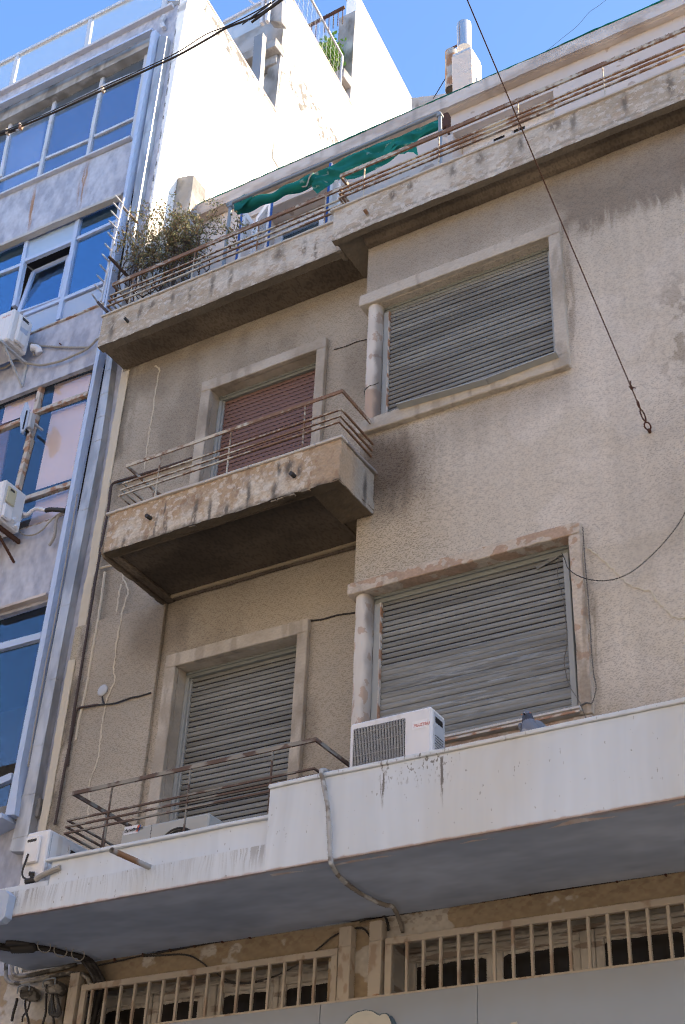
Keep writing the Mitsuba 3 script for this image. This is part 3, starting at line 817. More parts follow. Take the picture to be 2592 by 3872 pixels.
# the two balcony doors
def door(z0, z1, matn, shut, n, gap, lab=None, y=.52):
    f = key(A + '__door_frame')
    scene[f] = mikit.ply(rough(rbox(-2.212, -.766, YR - .055, YR - .001, z1, z1 + .128, .006), .06, .0015), M('plaster_frame'))
    put(f, 'jamb', rough(rbox(-2.212, -2.095, YR - .0545, YR - .001, z0, z1 - .0005, .006), .06, .0015), M('plaster_frame'))
    put(f, 'jamb', rough(rbox(-.868, -.766, YR - .0545, YR - .001, z0, z1 - .0005, .006), .06, .0015), M('plaster_frame'))
    put(f, 'reveal', rbox(-2.108, -2.0945, YR, .60, z0, z1 + .02, 0), M('plaster_frame'))
    put(f, 'reveal', rbox(-2.094, -.862, YR, .60, z1 + .001, z1 + .02, 0), M('plaster_frame'))
    s = key(A + '__door_shutter')
    scene[s] = mikit.ply(rbox(-2.094, -.862, .575, .60, z0, z1, 0), M('black'))
    if lab:
        labels[s] = {'label': lab}
    put(s, 'head_rail', cat_(rbox(-2.093, -.863, y - .035, .574, z1 - .050, z1 + .0, .003), rbox(-2.092, -.864, y - .05, .573, z1 - .022, z1 - .001, .003)), M('guide_green'))
    put(s, 'guide_rail', cat_(rbox(-2.092, -2.056, y - .045, .574, z0, z1 - .051, .003), rbox(-2.0555, -2.040, y - .022, .574, z0, z1 - .051, .002)), M('guide_grey'))
    put(s, 'guide_rail', rbox(-.905, -.864, y - .030, .574, z0, z1 - .051, .003), M('guide_grey'))
    slats(s, (-2.039, 0, z1 - .046), (-.906, 0, z1 - .046), (-.906, 0, z0), (-2.039, 0, z0), n, y, gap, matn)
    return s
D1 = door(8.36, 10.345, 'shutter_red', 1, 40, .09, 'reddish brown door shutter of the small balcony')
D2 = door(5.02, 7.245, 'shutter_grey', 1, 46, .22, 'grey door shutter of the lower balcony')
# row of light slots stamped into the brown slats
dots = []
for i in range(0, 40):
    z = 10.299 - (i + .90) * (10.299 - 8.36) / 40
    dots.append(cat_(*[rbox(x, x + .030, .5150, .5185, z - .0012, z + .0012, 0) for x in np.arange(-2.02 + .029 * (i % 2), -.95, .058)]))
put(D1, 'light_slots', cat_(*dots), M('black'), kind='stuff')

# the small balcony
Bc = key(A + '__balcony')
bx0, bx1, by0 = -2.313, 0.012, -.553
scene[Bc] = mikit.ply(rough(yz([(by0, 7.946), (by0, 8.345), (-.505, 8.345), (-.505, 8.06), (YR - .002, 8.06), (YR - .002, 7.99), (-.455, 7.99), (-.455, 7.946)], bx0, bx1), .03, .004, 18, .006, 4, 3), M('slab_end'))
put(Bc, 'slab_end', rough(rbox(bx1 - .06, bx1 + .002, by0 + .0, -.002, 7.946, 8.345, .006), .03, .004, 18, .005, 4, 4), M('slab_end'))
put(Bc, 'soffit', rbox(bx0 + .08, XC - .14, -.455, YR - .085, 7.974, 7.989, .002), M('soffit_darkened'))
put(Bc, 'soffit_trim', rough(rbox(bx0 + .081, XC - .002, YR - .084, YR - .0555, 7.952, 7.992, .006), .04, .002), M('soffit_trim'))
put(Bc, 'soffit_lip', rough(rbox(bx0 + .081, XC - .139, -.470, -.452, 7.938, 7.980, .006), .025, .005), M('soffit_darkened'))
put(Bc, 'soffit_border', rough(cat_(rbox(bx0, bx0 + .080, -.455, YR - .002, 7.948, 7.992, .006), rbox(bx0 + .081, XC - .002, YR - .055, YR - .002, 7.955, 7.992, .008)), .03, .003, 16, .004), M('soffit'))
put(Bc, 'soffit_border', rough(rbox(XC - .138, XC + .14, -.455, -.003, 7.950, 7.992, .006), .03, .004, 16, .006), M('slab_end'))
brk = [(-2.336,-0.5,8.277),(-2.268,-0.5,8.139),(-2.249,-0.5,8.06),(-2.2,-0.5,8.025),(-2.261,-0.5,8.002)]
put(Bc, 'broken_edge', rough(yz([(-.545, 7.955), (-.545, 8.06), (-.50, 8.02), (-.2, 7.99), (YR - .03, 7.975), (YR - .03, 7.93), (-.2, 7.925), (-.50, 7.935)], bx0 - .030, bx0 - .001), .02, .008, 20, .010, 5, 9), M('soffit'))
for x0_, x1_ in ((bx0 - .035, -1.30), (-1.297, -.86), (-.857, -.22), (-.217, bx1 + .022)):
    put(Bc, 'coping', rough(rbox(x0_, x1_, by0 - .018, -.470, 8.346, 8.372, .004), .05, .0015), M('marble'))
put(Bc, 'coping', rough(rbox(bx1 - .07, bx1 + .024, -.469, -.003, 8.3465, 8.3725, .004), .05, .0015), M('marble_dark'))
for c in ((-1.844,-0.56,8.156), (-0.404,-0.56,8.108)):
    put(Bc, 'drain_spout', tube([(c[0], -.50, c[2] + .01), (c[0], -.61, c[2])], [.018, .019], 10), M('rubber'))
for x in (-.62, -.56, -.50, -.44, -.33, -1.42):
    put(Bc, 'flaking_plaster', rough(rbox(x, x + .03 + .05 * rng.random(), by0 - .002, by0 + .03, 7.928 + .008 * rng.random(), 7.948), .012, .004), M('slab_end'))


def railing(parent, y, x0, x1, ztop, zs, posts, zbase, matn, ret0=None, ret1=None, top=(.012, .036), rod=.016, extra=()):
    """Rails along the front at depth y, each bending back to the wall at its ends; flat posts."""
    r = key(parent + '__railing')
    scene[r] = mikit.ply(bar((x0, y, ztop), (x1, y, ztop), *top), M(matn))
    allz = [(ztop, x0, x1, top)] + [(z, a, b, (rod, rod)) for z, a, b in zs]
    for z, a, b, s in allz[1:]:
        put(r, 'rail', bar((a, y, z), (b, y, z), *s), M(matn))
    for z, a, b, s in allz:
        if ret0 is not None:
            put(r, 'return_rail', bar((a + s[0] / 2, y - s[0] / 2, z), (a + s[0] / 2, ret0, z), *s), M(matn))
        if ret1 is not None:
            put(r, 'return_rail', bar((b - s[0] / 2, y - s[0] / 2, z), (b - s[0] / 2, ret1, z), *s), M(matn))
    for px in posts:
        put(r, 'post', bar((px, y + .003, zbase), (px, y + .003, ztop - top[1] / 2 + .001), .010, .014, (0, 1, 0)), M(matn))
    for (px, py) in extra:
        put(r, 'post', bar((px, py, zbase), (px, py, ztop - top[1] / 2), .010, .014, (0, 1, 0)), M(matn))
    return r


xm0, xm1 = (-2.245,-0.52,8.885)[0], (-0.011,-0.52,8.87)[0]
zm = [lerp((-2.234,-0.52,8.686), (-0.011,-0.52,8.678), .5)[2], lerp((-2.239,-0.52,8.629), (-0.012,-0.52,8.6), .5)[2], lerp((-2.237,-0.52,8.57), (-0.016,-0.52,8.544), .5)[2]]
zmt = lerp((-2.245,-0.52,8.885), (-0.011,-0.52,8.862), .5)[2]
railing(A, -.52, xm0, xm1, zmt, [(z, xm0 - .01 - .01 * i, xm1 - .006 * i) for i, z in enumerate(zm)], [(-1.861,-0.52,8.857)[0], (-1.118,-0.52,8.861)[0], (-0.375,-0.52,8.832)[0]], 8.372, 'rail_paint', ret0=YR, ret1=.004, extra=[(xm0 + .006, -.12)])

# roof slabs above
Rl = key(A + '__roof_balcony')
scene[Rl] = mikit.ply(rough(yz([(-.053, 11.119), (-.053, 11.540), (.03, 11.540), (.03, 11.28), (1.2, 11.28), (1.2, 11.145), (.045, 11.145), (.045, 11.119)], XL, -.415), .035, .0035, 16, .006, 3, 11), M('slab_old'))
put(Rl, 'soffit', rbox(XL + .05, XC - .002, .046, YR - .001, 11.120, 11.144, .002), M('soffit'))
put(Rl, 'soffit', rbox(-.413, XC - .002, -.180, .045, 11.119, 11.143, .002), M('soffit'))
for x0_, x1_ in ((XL - .02, -2.62), (-2.617, -1.93), (-1.927, -1.10), (-1.097, -.437)):
    put(Rl, 'coping', rough(rbox(x0_, x1_, -.072, .06, 11.541, 11.566, .004), .05, .0015), M('marble'))
c = (-2.99,-0.06,11.317)
put(Rl, 'drain_spout', tube([(c[0] + .02, 0, c[2] - .03), (c[0], -.11, c[2] + .01)], .016, 10), M('rubber'))
put(Rl, 'broken_concrete', rough(rbox(-.47, -.40, -.06, .10, 11.10, 11.30, .02), .02, .012, 14, .012, 6, 5), M('slab_old'))
Rr = key(A + '__roof_slab')
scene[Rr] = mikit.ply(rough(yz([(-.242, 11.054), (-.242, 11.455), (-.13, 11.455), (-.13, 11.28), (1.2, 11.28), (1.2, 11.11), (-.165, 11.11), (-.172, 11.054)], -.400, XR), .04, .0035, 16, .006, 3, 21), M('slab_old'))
put(Rr, 'drip_moulding', rough(yz([(-.164, 11.075), (-.164, 11.109), (-.002, 11.109), (-.002, 11.045), (-.05, 11.050), (-.10, 11.085)], XC, XR), .06, .002), M('soffit'))
for i, (x0_, x1_) in enumerate(((-.437, .22), (.223, 1.13), (1.133, 2.21), (2.213, 3.35), (3.353, 5.1))):
    put(Rr, 'coping', rough(rbox(x0_, x1_, -.262, -.11, 11.456, 11.482, .004), .05, .0015), M('marble'))
c = (-0.023,-0.26,11.222)
put(Rr, 'drain_spout', tube([(c[0] + .02, -.20, c[2] - .03), (c[0], -.30, c[2] + .01)], .018, 10), M('rusty'))
xr0 = (-0.378,-0.2,12)[0]
zr = [(2.318,-0.2,11.788)[2], (2.314,-0.2,11.73)[2], (2.309,-0.2,11.668)[2]]
ztr = lerp((1.507,-0.2,11.985), (2.317,-0.2,12.005), .5)[2]
railing(A, -.20, xr0, 5.2, ztr - .016, [(z, xr0 - .004, 5.2) for z in zr], [(-0.104,-0.2,11.995)[0], (0.699,-0.2,11.964)[0], (1.506,-0.2,11.966)[0], (2.325,-0.2,12)[0], 3.36], 11.482, 'rail_paint', ret0=.03, top=(.020, .050), rod=.020)
xl0 = (-3.362,0,12.123)[0]
zl = [(-2.26,-0,11.904)[2], (-2.257,0,11.829)[2], (-2.253,0,11.754)[2]]
ztl = lerp((-3.076,0,12.1), (-0.664,-0,12.051), .5)[2]
railing(A, 0.0, xl0, -.43, ztl - .012, [(z, xl0 - .01 - .006 * i, -.43) for i, z in enumerate(zl)], [(-3.074,0,12.087)[0], (-2.263,0,12.076)[0], (-1.463,0,12.067)[0], (-0.664,0,12.055)[0]], 11.566, 'rail_paint', ret0=1.1, top=(.020, .050), rod=.019)

# the white canopy over the ground floor
Cn = key(A + '__canopy')
scene[Cn] = mikit.ply(rough(cat_(yz([(-1.129, 4.600), (-1.129, 4.776), (.02, 4.83), (.02, 4.70), (-1.05, 4.64)], -2.90, XR)), .08, .0012, 10, .0015), M('white_canopy'))
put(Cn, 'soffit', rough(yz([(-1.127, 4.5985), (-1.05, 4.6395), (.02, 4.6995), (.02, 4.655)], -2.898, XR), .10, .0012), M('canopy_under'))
put(Cn, 'parapet', rough(rbox(-.013, XR, -1.1325, -1.03, 4.603, 5.140, .004), .08, .0012, 10, .0018), M('white_canopy'))
for x0_, x1_ in ((-.018, .366), (.3675, 1.62), (1.622, 3.1), (3.102, 5.0)):
    put(Cn, 'coping', rough(rbox(x0_, x1_, -1.146, -1.01, 5.141, 5.168, .004), .06, .001), M('white_canopy'))
put(Cn, 'parapet', rough(rbox(-1.79, -.016, -1.095, -1.02, 4.778, 4.955, .004), .06, .0015), M('white_canopy'), label='low parapet behind the left ledge')
for x0_, x1_ in ((-1.835, -1.36), (-1.357, -.40), (-.398, -.019)):
    put(Cn, 'coping', rough(rbox(x0_, x1_, -1.118, -1.0, 4.956, 4.979, .004), .05, .001), M('white_canopy'))
put(Cn, 'upstand', rough(rbox(-2.85, -1.795, -1.10, -.80, 4.777, 4.828, .004), .06, .002), M('white_canopy'))
put(Cn, 'floor', rbox(-2.85, XR, -1.019, .0, 4.84, 4.85, 0), M('paving'))
xk0, xk1 = (-1.796,-1,5.489)[0], (0.233,-1,5.511)[0]
zk = [(-0.753,-1,5.289)[2], (-0.757,-1,5.241)[2], (-0.766,-1,5.194)[2]]
ztk = lerp((-1.438,-1,5.491), (-0.103,-1,5.502), .5)[2]
railing(A, -1.0, xk0, xk1, ztk - .006, [(z, xk0 - .008 - .004 * i, xk1 - .004 * i) for i, z in enumerate(zk)], [(-1.438,-1,5.488)[0], (-0.766,-1,5.49)[0], (-0.105,-1,5.492)[0]], 4.979, 'rail_dark', ret0=YR - .03, ret1=0.0, top=(.014, .030), rod=.014, extra=[(xk0 + .006, -.62)])
put(A, 'broken_bracket', rough(rbox(-.20, -.06, -.055, .06, 5.33, 5.37, .004), .02, .004), M('rust_dark'))

# ground floor: wall, grilles, timber windows behind them
G0 = key(A + '__ground_floor_wall')
hole = unary_union([rect(-2.50, -.235, 3.9, 4.47), rect(.19, 4.5, 3.9, 4.505)])
scene[G0] = mikit.ply(xz(rect(XL, XR, 3.0, 4.655).difference(hole), .03, .17), M('ground_floor'))
put(A, 'core', rbox(XL, XR, .56, 9, 0.0, 4.55, 0), M('room_dark'))
for b_ in ((-2.515, -2.501, .10, .55, 3.9, 4.48), (-2.50, -.235, .171, .55, 4.60, 4.64), (-.2345, -.22, .10, .55, 3.9, 4.6), (.175, .189, .10, .55, 3.9, 4.6), (.19, 4.5, .171, .55, 4.60, 4.64)):
    put(A, 'reveal', rbox(*b_, 0), M('timber'))

def timber_window(x0, x1, z0, z1, y=.30):
    """A window row of the ground floor: a rail along its head, sashes with dark panes."""
    w = key(A + '__timber_window')
    scene[w] = mikit.ply(cat_(rbox(x0, x1, y, y + .05, z1 - .075, z1, .006), rbox(x0, x1, y - .012, y + .05, z1 - .105, z1 - .0755, .006)), M('timber'))
    return w


def sash(w, x0, x1, z0, z1, y=.30):
    s = .055
    put(w, 'sash', cat_(rbox(x0, x1, y + .004, y + .045, z1 - .06, z1, .005), rbox(x0, x0 + s, y + .006, y + .046, z0, z1 - .0605, .005), rbox(x1 - s, x1, y + .006, y + .046, z0, z1 - .0605, .005),
                        rbox(x0 + s + .001, x1 - s - .001, y + .018, y + .04, z1 - .078, z1 - .061, .003)), M('timber'))
    # the pane, its rim overpainted unevenly
    px0, px1 = x0 + s, x1 - s
    put(w, 'pane', rbox(px0, px1, y + .026, y + .030, z0, z1 - .061, 0), M('dark_glass'))
    n = 14
    rag = [(px0, z1 - .061), (px1, z1 - .061)] + [(px1 - (px1 - px0) * i / n, z1 - .078 - .010 * rng.random() - (.010 if i in (0, n) else 0)) for i in range(n + 1)]
    put(w, 'paint_smear', xz(sg.Polygon(rag).buffer(0), y + .0245, y + .0258), M('timber'))


TW = timber_window(-2.50, -.236, 3.9, 4.56)
for x0_, x1_ in ((-2.40, -1.91), (-1.90, -1.44), (-1.33, -.845), (-.80, -.33)):
    sash(TW, x0_, x1_, 3.9, 4.455)
for x0_, x1_ in ((-1.437, -1.333), (-.842, -.803), (-2.499, -2.403), (-.327, -.238)):
    put(TW, 'mullion', rbox(x0_, x1_, .298, .345, 3.9, 4.4545, .004), M('timber'))
TW2 = timber_window(.19, 4.5, 3.9, 4.595)
for x0_, x1_ in ((.22, .845), (.85, 1.44), (1.54, 2.155), (2.20, 2.8), (2.85, 3.4)):
    sash(TW2, x0_, x1_, 3.9, 4.485)


for x0_, x1_ in ((1.443, 1.537), (2.158, 2.197), (2.803, 2.847)):
    put(TW2, 'mullion', rbox(x0_, x1_, .298, .345, 3.9, 4.4845, .004), M('timber'))


def grille(x0, x1, ztop, zbot, xs, y=-.03):
    g = key(A + '__window_grille')
    scene[g] = mikit.ply(cat_(rbox(x0, x1, y, y + .03, ztop - .045, ztop, .003)), M('grille_paint'))
    put(g, 'upright', rbox(x0, x0 + .048, y + .001, y + .031, zbot, ztop - .0455, .003), M('grille_paint'))
    put(g, 'upright', rbox(x1 - .048, x1, y + .001, y + .031, zbot, ztop - .0455, .003), M('grille_paint'))
    for x in xs:
        put(g, 'bar', rbox(x - .0095, x + .0095, y + .004, y + .026, zbot, ztop - .0455, .002), M('grille_paint'))
    return g


xg0, xg1 = (-2.312,-0.03,4.448)[0], (-0.133,-0.03,4.498)[0]
z1_ = lerp((-2.302,-0.03,4.453), (-0.135,-0.03,4.497), .5)[2]
bars = [p[0] for p in [(-2.209,-0.02,4.402),(-2.083,-0.02,4.405)]] + [p[0] for p in [(-1.944,-0.02,4.403),(-1.816,-0.02,4.408),(-1.692,-0.02,4.409),(-1.565,-0.02,4.414),(-1.437,-0.02,4.421),(-1.303,-0.02,4.423),(-1.182,-0.02,4.428),(-1.058,-0.02,4.432),(-0.928,-0.02,4.436),(-0.802,-0.02,4.436)]] + [p[0] for p in [(-0.673,-0.02,4.422),(-0.551,-0.02,4.43),(-0.425,-0.02,4.438),(-0.312,-0.02,4.441)]]
grille(xg0, xg1, z1_, 3.6, sorted(bars))
xg2 = (0.225,-0.03,4.505)[0]
z2_ = lerp((0.228,-0.03,4.503), (2.234,-0.03,4.485), .5)[2]
bars = [p[0] for p in [(0.383,-0.02,4.449),(0.503,-0.02,4.45),(0.627,-0.02,4.453),(0.754,-0.02,4.456)]] + [p[0] for p in [(0.626,-0.02,4.456),(0.753,-0.02,4.456),(0.876,-0.02,4.456),(1,-0.02,4.458),(1.127,-0.02,4.455),(1.254,-0.02,4.454),(1.379,-0.02,4.453),(1.503,-0.02,4.452),(1.625,-0.02,4.451),(1.75,-0.02,4.45),(1.874,-0.02,4.448),(2.001,-0.02,4.446),(2.129,-0.02,4.443),(2.238,-0.02,4.443)]]
grille(xg2, 3.6, z2_, 3.9, sorted(bars) + [2.78, 2.96, 3.14, 3.32, 3.5])
# two square posts and a pier between the grilles
def post_from(pa, pb, w, name):
    put(A, name, rbox(min(pa[0], pb[0]) - w / 2, min(pa[0], pb[0]) + w / 2, -.045, .029, 3.7, pa[2], .003), M('grille_paint'))
for ref in ((-0.067,-0.04,4.601), (0.164,-0.04,4.61)):
    put(A, 'shutter_post', rough(cat_(rbox(ref[0] - .052, ref[0] + .040, -.045, .029, 3.7, ref[2] - .13, .003), rbox(ref[0] - .051, ref[0] + .041, -.044, .029, ref[2] - .1295, ref[2], .003)), .08, .001), M('grille_paint'))
ref = (-2.373,-0.04,4.568)
put(A, 'shutter_post', rough(cat_(rbox(ref[0] - .05, ref[0] + .035, -.045, .029, 3.5, ref[2] - .10, .003), rbox(ref[0] - .05, ref[0] + .035, -.044, .029, ref[2] - .0995, ref[2], .003)), .08, .001), M('grille_paint'))
put(A, 'rusty_bracket', rbox((0.167,-0.05,4.112)[0], (0.208,-0.05,4.108)[0], -.075, -.046, 4.10, 4.13, .003), M('rust_frame'))
# flaky cables and clips along the top of the ground floor wall
pts = [(-2.216,0.024,4.619),(-2.074,0.024,4.626),(-1.815,0.024,4.642),(-1.579,0.024,4.645),(-1.358,0.024,4.653),(-1.113,0.024,4.661),(-0.883,0.024,4.67)]
pts = [(p[0], p[1], p[2]) for p in pts]
put(A, 'wall_cable', tube(spline([(p[0], .018, p[2]) for p in pts]), .006, 6), M('cable'))
put(A, 'wall_cable', tube(spline([(-1.793,0.01,4.632),(-1.614,0.01,4.618),(-1.467,0.01,4.606),(-1.368,0.01,4.58),(-1.286,0.01,4.536),(-1.225,0.01,4.494),(-1.134,0.01,4.434),(-1.055,0.01,4.384),(-0.97,0.01,4.356),(-0.86,0.01,4.336),(-0.735,0.01,4.337)]), .006, 6), M('cable'))
put(A, 'wall_cable', tube(spline([(-1.083,0.01,4.375),(-0.954,0.01,4.343),(-0.815,0.01,4.339),(-0.639,0.01,4.359),(-0.507,0.01,4.4),(-0.391,0.01,4.454),(-0.276,0.01,4.524),(-0.199,0.01,4.571),(-0.135,0.01,4.591)]), .0055, 6), M('cable'))
put(A, 'wall_cable', tube(spline([(-0.04,0.004,4.602),(0.025,0.004,4.597),(0.071,0.004,4.563),(0.102,0.004,4.514)]), .007, 6), M('cable'))
put(A, 'wall_cable', tube(spline([(0.01,0.004,4.644),(0.112,0.004,4.665),(0.189,0.004,4.66),(0.222,0.004,4.61),(0.23,0.004,4.553)]), .009, 6), M('cable'))
for q in [(-2.068,0.02,4.64),(-1.808,0.02,4.648),(-1.566,0.02,4.654),(-1.352,0.02,4.659),(-1.11,0.02,4.66),(-0.879,0.02,4.661)]:
    put(A, 'cable_clip', rbox(q[0] - .006, q[0] + .006, .005, .029, q[2] - .016, q[2] + .012, .002), M('rust_dark'))
for q in [(1.238,0.02,4.662),(1.528,0.02,4.665),(1.815,0.02,4.661),(2.124,0.02,4.653),(0.916,0.02,4.664)]:
    put(A, 'cable_clip', rbox(q[0] - .005, q[0] + .005, .010, .029, q[2] - .014, q[2] + .010, .002), M('rust_dark'))
# brown pipes at the left edge
p_ = [(-3.173,0.32,9.042),(-3.185,0.32,9.322),(-3.186,0.32,9.543),(-3.149,0.32,9.549),(-2.883,0.32,9.533),(-2.562,0.32,9.522),(-2.321,0.32,9.517),(-2.179,0.32,9.522)]
e0 = [(-3.178,0.31,9.506),(-3.166,0.31,9.197),(-3.176,0.31,8.787),(-3.178,0.31,8.407),(-3.172,0.31,7.894),(-3.167,0.31,7.403),(-3.166,0.31,7.05),(-3.156,0.31,6.758)]
e1 = [(-3.151,0.31,6.709),(-3.161,0.31,6.505),(-3.164,0.31,6.289),(-3.163,0.31,6.106),(-3.166,0.31,5.987)]
put(A, 'wall_pipe', tube(np.array(e0 + e1), .013, 8), M('pipe_brown'))
put(A, 'wall_pipe', tube(np.array([e0[0]] + [(-3.175,0.32,9.54),(-3.11,0.32,9.551)]), .013, 8), M('pipe_brown'))
put(A, 'wall_pipe', tube(np.array([(-3.173,0.345,9.573),(-2.906,0.345,9.558),(-2.584,0.345,9.546),(-2.342,0.345,9.542),(-2.2,0.345,9.547)]), .015, 8), M('pipe_brown'))
put(A, 'wall_pipe', tube(spline([(-3.144,0.32,6.517),(-3.157,0.32,6.726),(-3.153,0.32,6.846),(-3.153,0.32,6.969),(-3.148,0.32,7.042),(-3.12,0.32,7.068),(-3.014,0.32,7.061),(-2.909,0.32,7.054)]), .010, 8), M('pipe_brown'))
put(A, 'wall_cable', tube(spline([(-2.914,0.326,7.054),(-2.817,0.326,7.038),(-2.722,0.326,7.027),(-2.622,0.326,7.033),(-2.533,0.326,7.042),(-2.467,0.326,7.035),(-2.332,0.326,7.04)]), .007, 8), M('rubber'))
put(A, 'wall_cable', tube(spline([(-2.878,0.326,7.128),(-2.864,0.326,7.08),(-2.842,0.326,7.046)]), .007, 8), M('rubber'))
jb = (-2.89,0.335,7.193)
jm = lathe([(0, 0), (.055, 0), (.055, .008), (.045, .016), (0, .018)], (0, 0, 0), n=24)
jm.apply_transform(trimesh.transformations.rotation_matrix(math.pi / 2, [1, 0, 0]))
jm.apply_translation((jb[0], .336, jb[2]))
put(A, 'junction_cover', jm, M('ac_grey'), 40)
put(A, 'trim_edge', rough(tube(np.array([(-2.998,0.334,8.709),(-3.013,0.334,8.543),(-3.174,0.334,8.561)]), .012, 6), .03, .003), M('patch_light'))
put(A, 'trim_edge', rough(tube(np.array([(-3.101,0.334,8.493),(-3.087,0.334,8.191),(-3.081,0.334,7.829),(-3.088,0.334,7.499),(-3.092,0.334,7.211),(-3.109,0.334,6.95),(-3.109,0.334,6.759)]), .012, 6), .03, .003), M('patch_light'))

# shop sign along the foot of the picture
Sg = thing('shop_sign', 'long pale grey shop sign board with a cream emblem below the barred windows', 'sign')
zs_ = 4.098
for i, (x0_, x1_) in enumerate(((-3.6, -.205), (-.200, .915), (.918, 2.6), (2.603, 5.0))):
    put(Sg, 'panel', rbox(x0_, x1_, -.10, -.06, 3.0, zs_, .003), M('sign'))
put(Sg, 'top_edge', cat_(rbox(-3.6, 1.96, -.085, .03, zs_ + .001, zs_ + .018, .002), rbox(1.963, 5.0, -.085, .03, zs_ + .001, zs_ + .018, .002)), M('grille_paint'))
em = [(-0.007,-0.112,3.937),(0.005,-0.112,3.955),(0.04,-0.112,3.989),(0.089,-0.112,4.012),(0.15,-0.112,4.018),(0.199,-0.112,4.007),(0.236,-0.112,3.983),(0.254,-0.112,3.975),(0.272,-0.112,3.984),(0.302,-0.112,3.981),(0.318,-0.112,3.962),(0.334,-0.112,3.933),(0.344,-0.112,3.903),(0.342,-0.112,3.843),(0.255,-0.112,3.761),(0.11,-0.112,3.773),(0.01,-0.112,3.853)]
put(Sg, 'emblem', xz(sg.Polygon([(p[0], p[2]) for p in em]), -.125, -.101), M('cream'))
put(Sg, 'emblem_outline', xz(sg.Polygon([(p[0], p[2]) for p in em]).buffer(.004).difference(sg.Polygon([(p[0], p[2]) for p in em]).buffer(-.0005)), -.1255, -.101), M('navy'))
sh = [(p[0] + .028, p[2] - .012) for p in em]
put(Sg, 'emblem_shade', xz(sg.Polygon(sh).difference(sg.Polygon([(p[0], p[2]) for p in em]).buffer(.0045)), -.121, -.101), M('navy'))
em2 = [(1.134,-0.112,3.827),(1.145,-0.112,3.849),(1.178,-0.112,3.851),(1.181,-0.112,3.823)]
put(Sg, 'emblem', xz(sg.Polygon([(p[0], p[2]) for p in em2]), -.115, -.101), M('cream'))
put(Sg, 'bolt', lathe([(0, 0), (.012, 0), (.012, .02), (0, .02)], (1.314,-0.08,4.065), n=10), M('rust_dark'))

# ---------------------------------------------------------------- the set-back top floor
op = unary_union([rect(-2.26, -1.22, 11.3, 13.71), rect(.19, 1.375, 11.3, 13.695)])
P0 = key(A + '__penthouse_wall')
scene[P0] = mikit.ply(xz(rect(-3.30, XR, 11.28, 14.006).difference(op), 1.12, 1.26), M('penthouse'))
for b_ in ((-2.275, -2.261, 1.20, 1.52, 11.3, 13.72), (-2.26, -1.22, 1.261, 1.52, 13.7101, 13.73), (-1.219, -1.205, 1.20, 1.52, 11.3, 13.72), (.175, .189, 1.20, 1.52, 11.3, 13.70), (.19, 1.375, 1.261, 1.52, 13.6951, 13.72), (1.3755, 1.39, 1.2, 1.52, 11.3, 13.7)):
    put(P0, 'reveal', rbox(*b_, 0), M('penthouse'))
put(P0, 'lintel', rough(rbox(-2.45, -.95, 1.085, 1.118, 13.70, 13.98, .003), .06, .0015), M('penthouse'))
put(A, 'core', rbox(-3.28, XR, 1.53, 9, 11.2, 14.2, 0), M('room_dark'))
Co = key(A + '__cornice')
scene[Co] = mikit.ply(rough(yz([(1.0, 14.010), (1.0, 14.205), (8.9, 14.205), (8.9, 14.009), (1.05, 14.009), (1.04, 14.016), (1.02, 14.016)], -3.33, XR), .06, .004, 16, .005, 3, 31), M('cornice'))
put(Co, 'membrane_edge', rough(rbox(-3.335, XR, .992, 1.10, 14.206, 14.220, .003), .05, .003), M('awning'))
# door window of the terrace, white frame with a curtain behind glass
PD = key(A + '__terrace_door')
scene[PD] = mikit.ply(cat_(rbox(-2.26, -1.22, 1.345, 1.40, 13.56, 13.70, .005), rbox(-2.26, -1.22, 1.352, 1.40, 13.50, 13.559, .003)), M('white_pvc'))
for x0_, x1_ in ((-2.26, -2.16), (-1.65, -1.50), (-1.32, -1.221)):
    put(PD, 'stile', rbox(x0_, x1_, 1.350, 1.398, 11.4, 13.499, .004), M('white_pvc'))
put(PD, 'pane', quad([(-2.16, 1.375, 11.4), (-1.65, 1.375, 11.4), (-1.65, 1.375, 13.5), (-2.16, 1.375, 13.5)]), M('window_glass'))
put(PD, 'pane', quad([(-1.50, 1.375, 11.4), (-1.32, 1.375, 11.4), (-1.32, 1.375, 13.5), (-1.50, 1.375, 13.5)]), M('window_glass'))
cv = np.linspace(-2.16, -1.32, 60)
cz = np.c_[cv, 1.44 + .012 * np.sin(cv * 75) + .006 * np.sin(cv * 31)]
V = np.array([[a, b, z] for z in (11.4, 13.30) for a, b in cz])
put(PD, 'curtain', trimesh.Trimesh(V, [[i, i + 1, i + 61] for i in range(59)] + [[i, i + 61, i + 60] for i in range(59)], process=False), M('curtain'), True)
# white door panels of the right opening
PW = key(A + '__terrace_door')
scene[PW] = mikit.ply(rbox(.19, 1.374, 1.36, 1.40, 13.655, 13.694, .003), M('white_pvc'))
for i, (x0_, x1_) in enumerate(((.195, .50), (.504, .79), (.794, 1.08), (1.084, 1.372))):
    put(PW, 'panel', rbox(x0_, x1_, 1.362, 1.398, 11.4, 13.654, .004), M('white_pvc'))
    put(PW, 'panel_moulding', xz(rect(x0_ + .06, x1_ - .06, 12.9, 13.56).difference(rect(x0_ + .075, x1_ - .075, 12.915, 13.545)), 1.356, 1.3618), M('white_pvc'))
for c in ((0.635,1.355,13.591), (0.875,1.355,13.602)):
    for dz in (-.024, 0, .024):
        put(PW, 'vent_slot', rbox(c[0] - .065, c[0] + .065, 1.352, 1.3615, c[2] + dz - .006, c[2] + dz + .006, 0), M('black'))

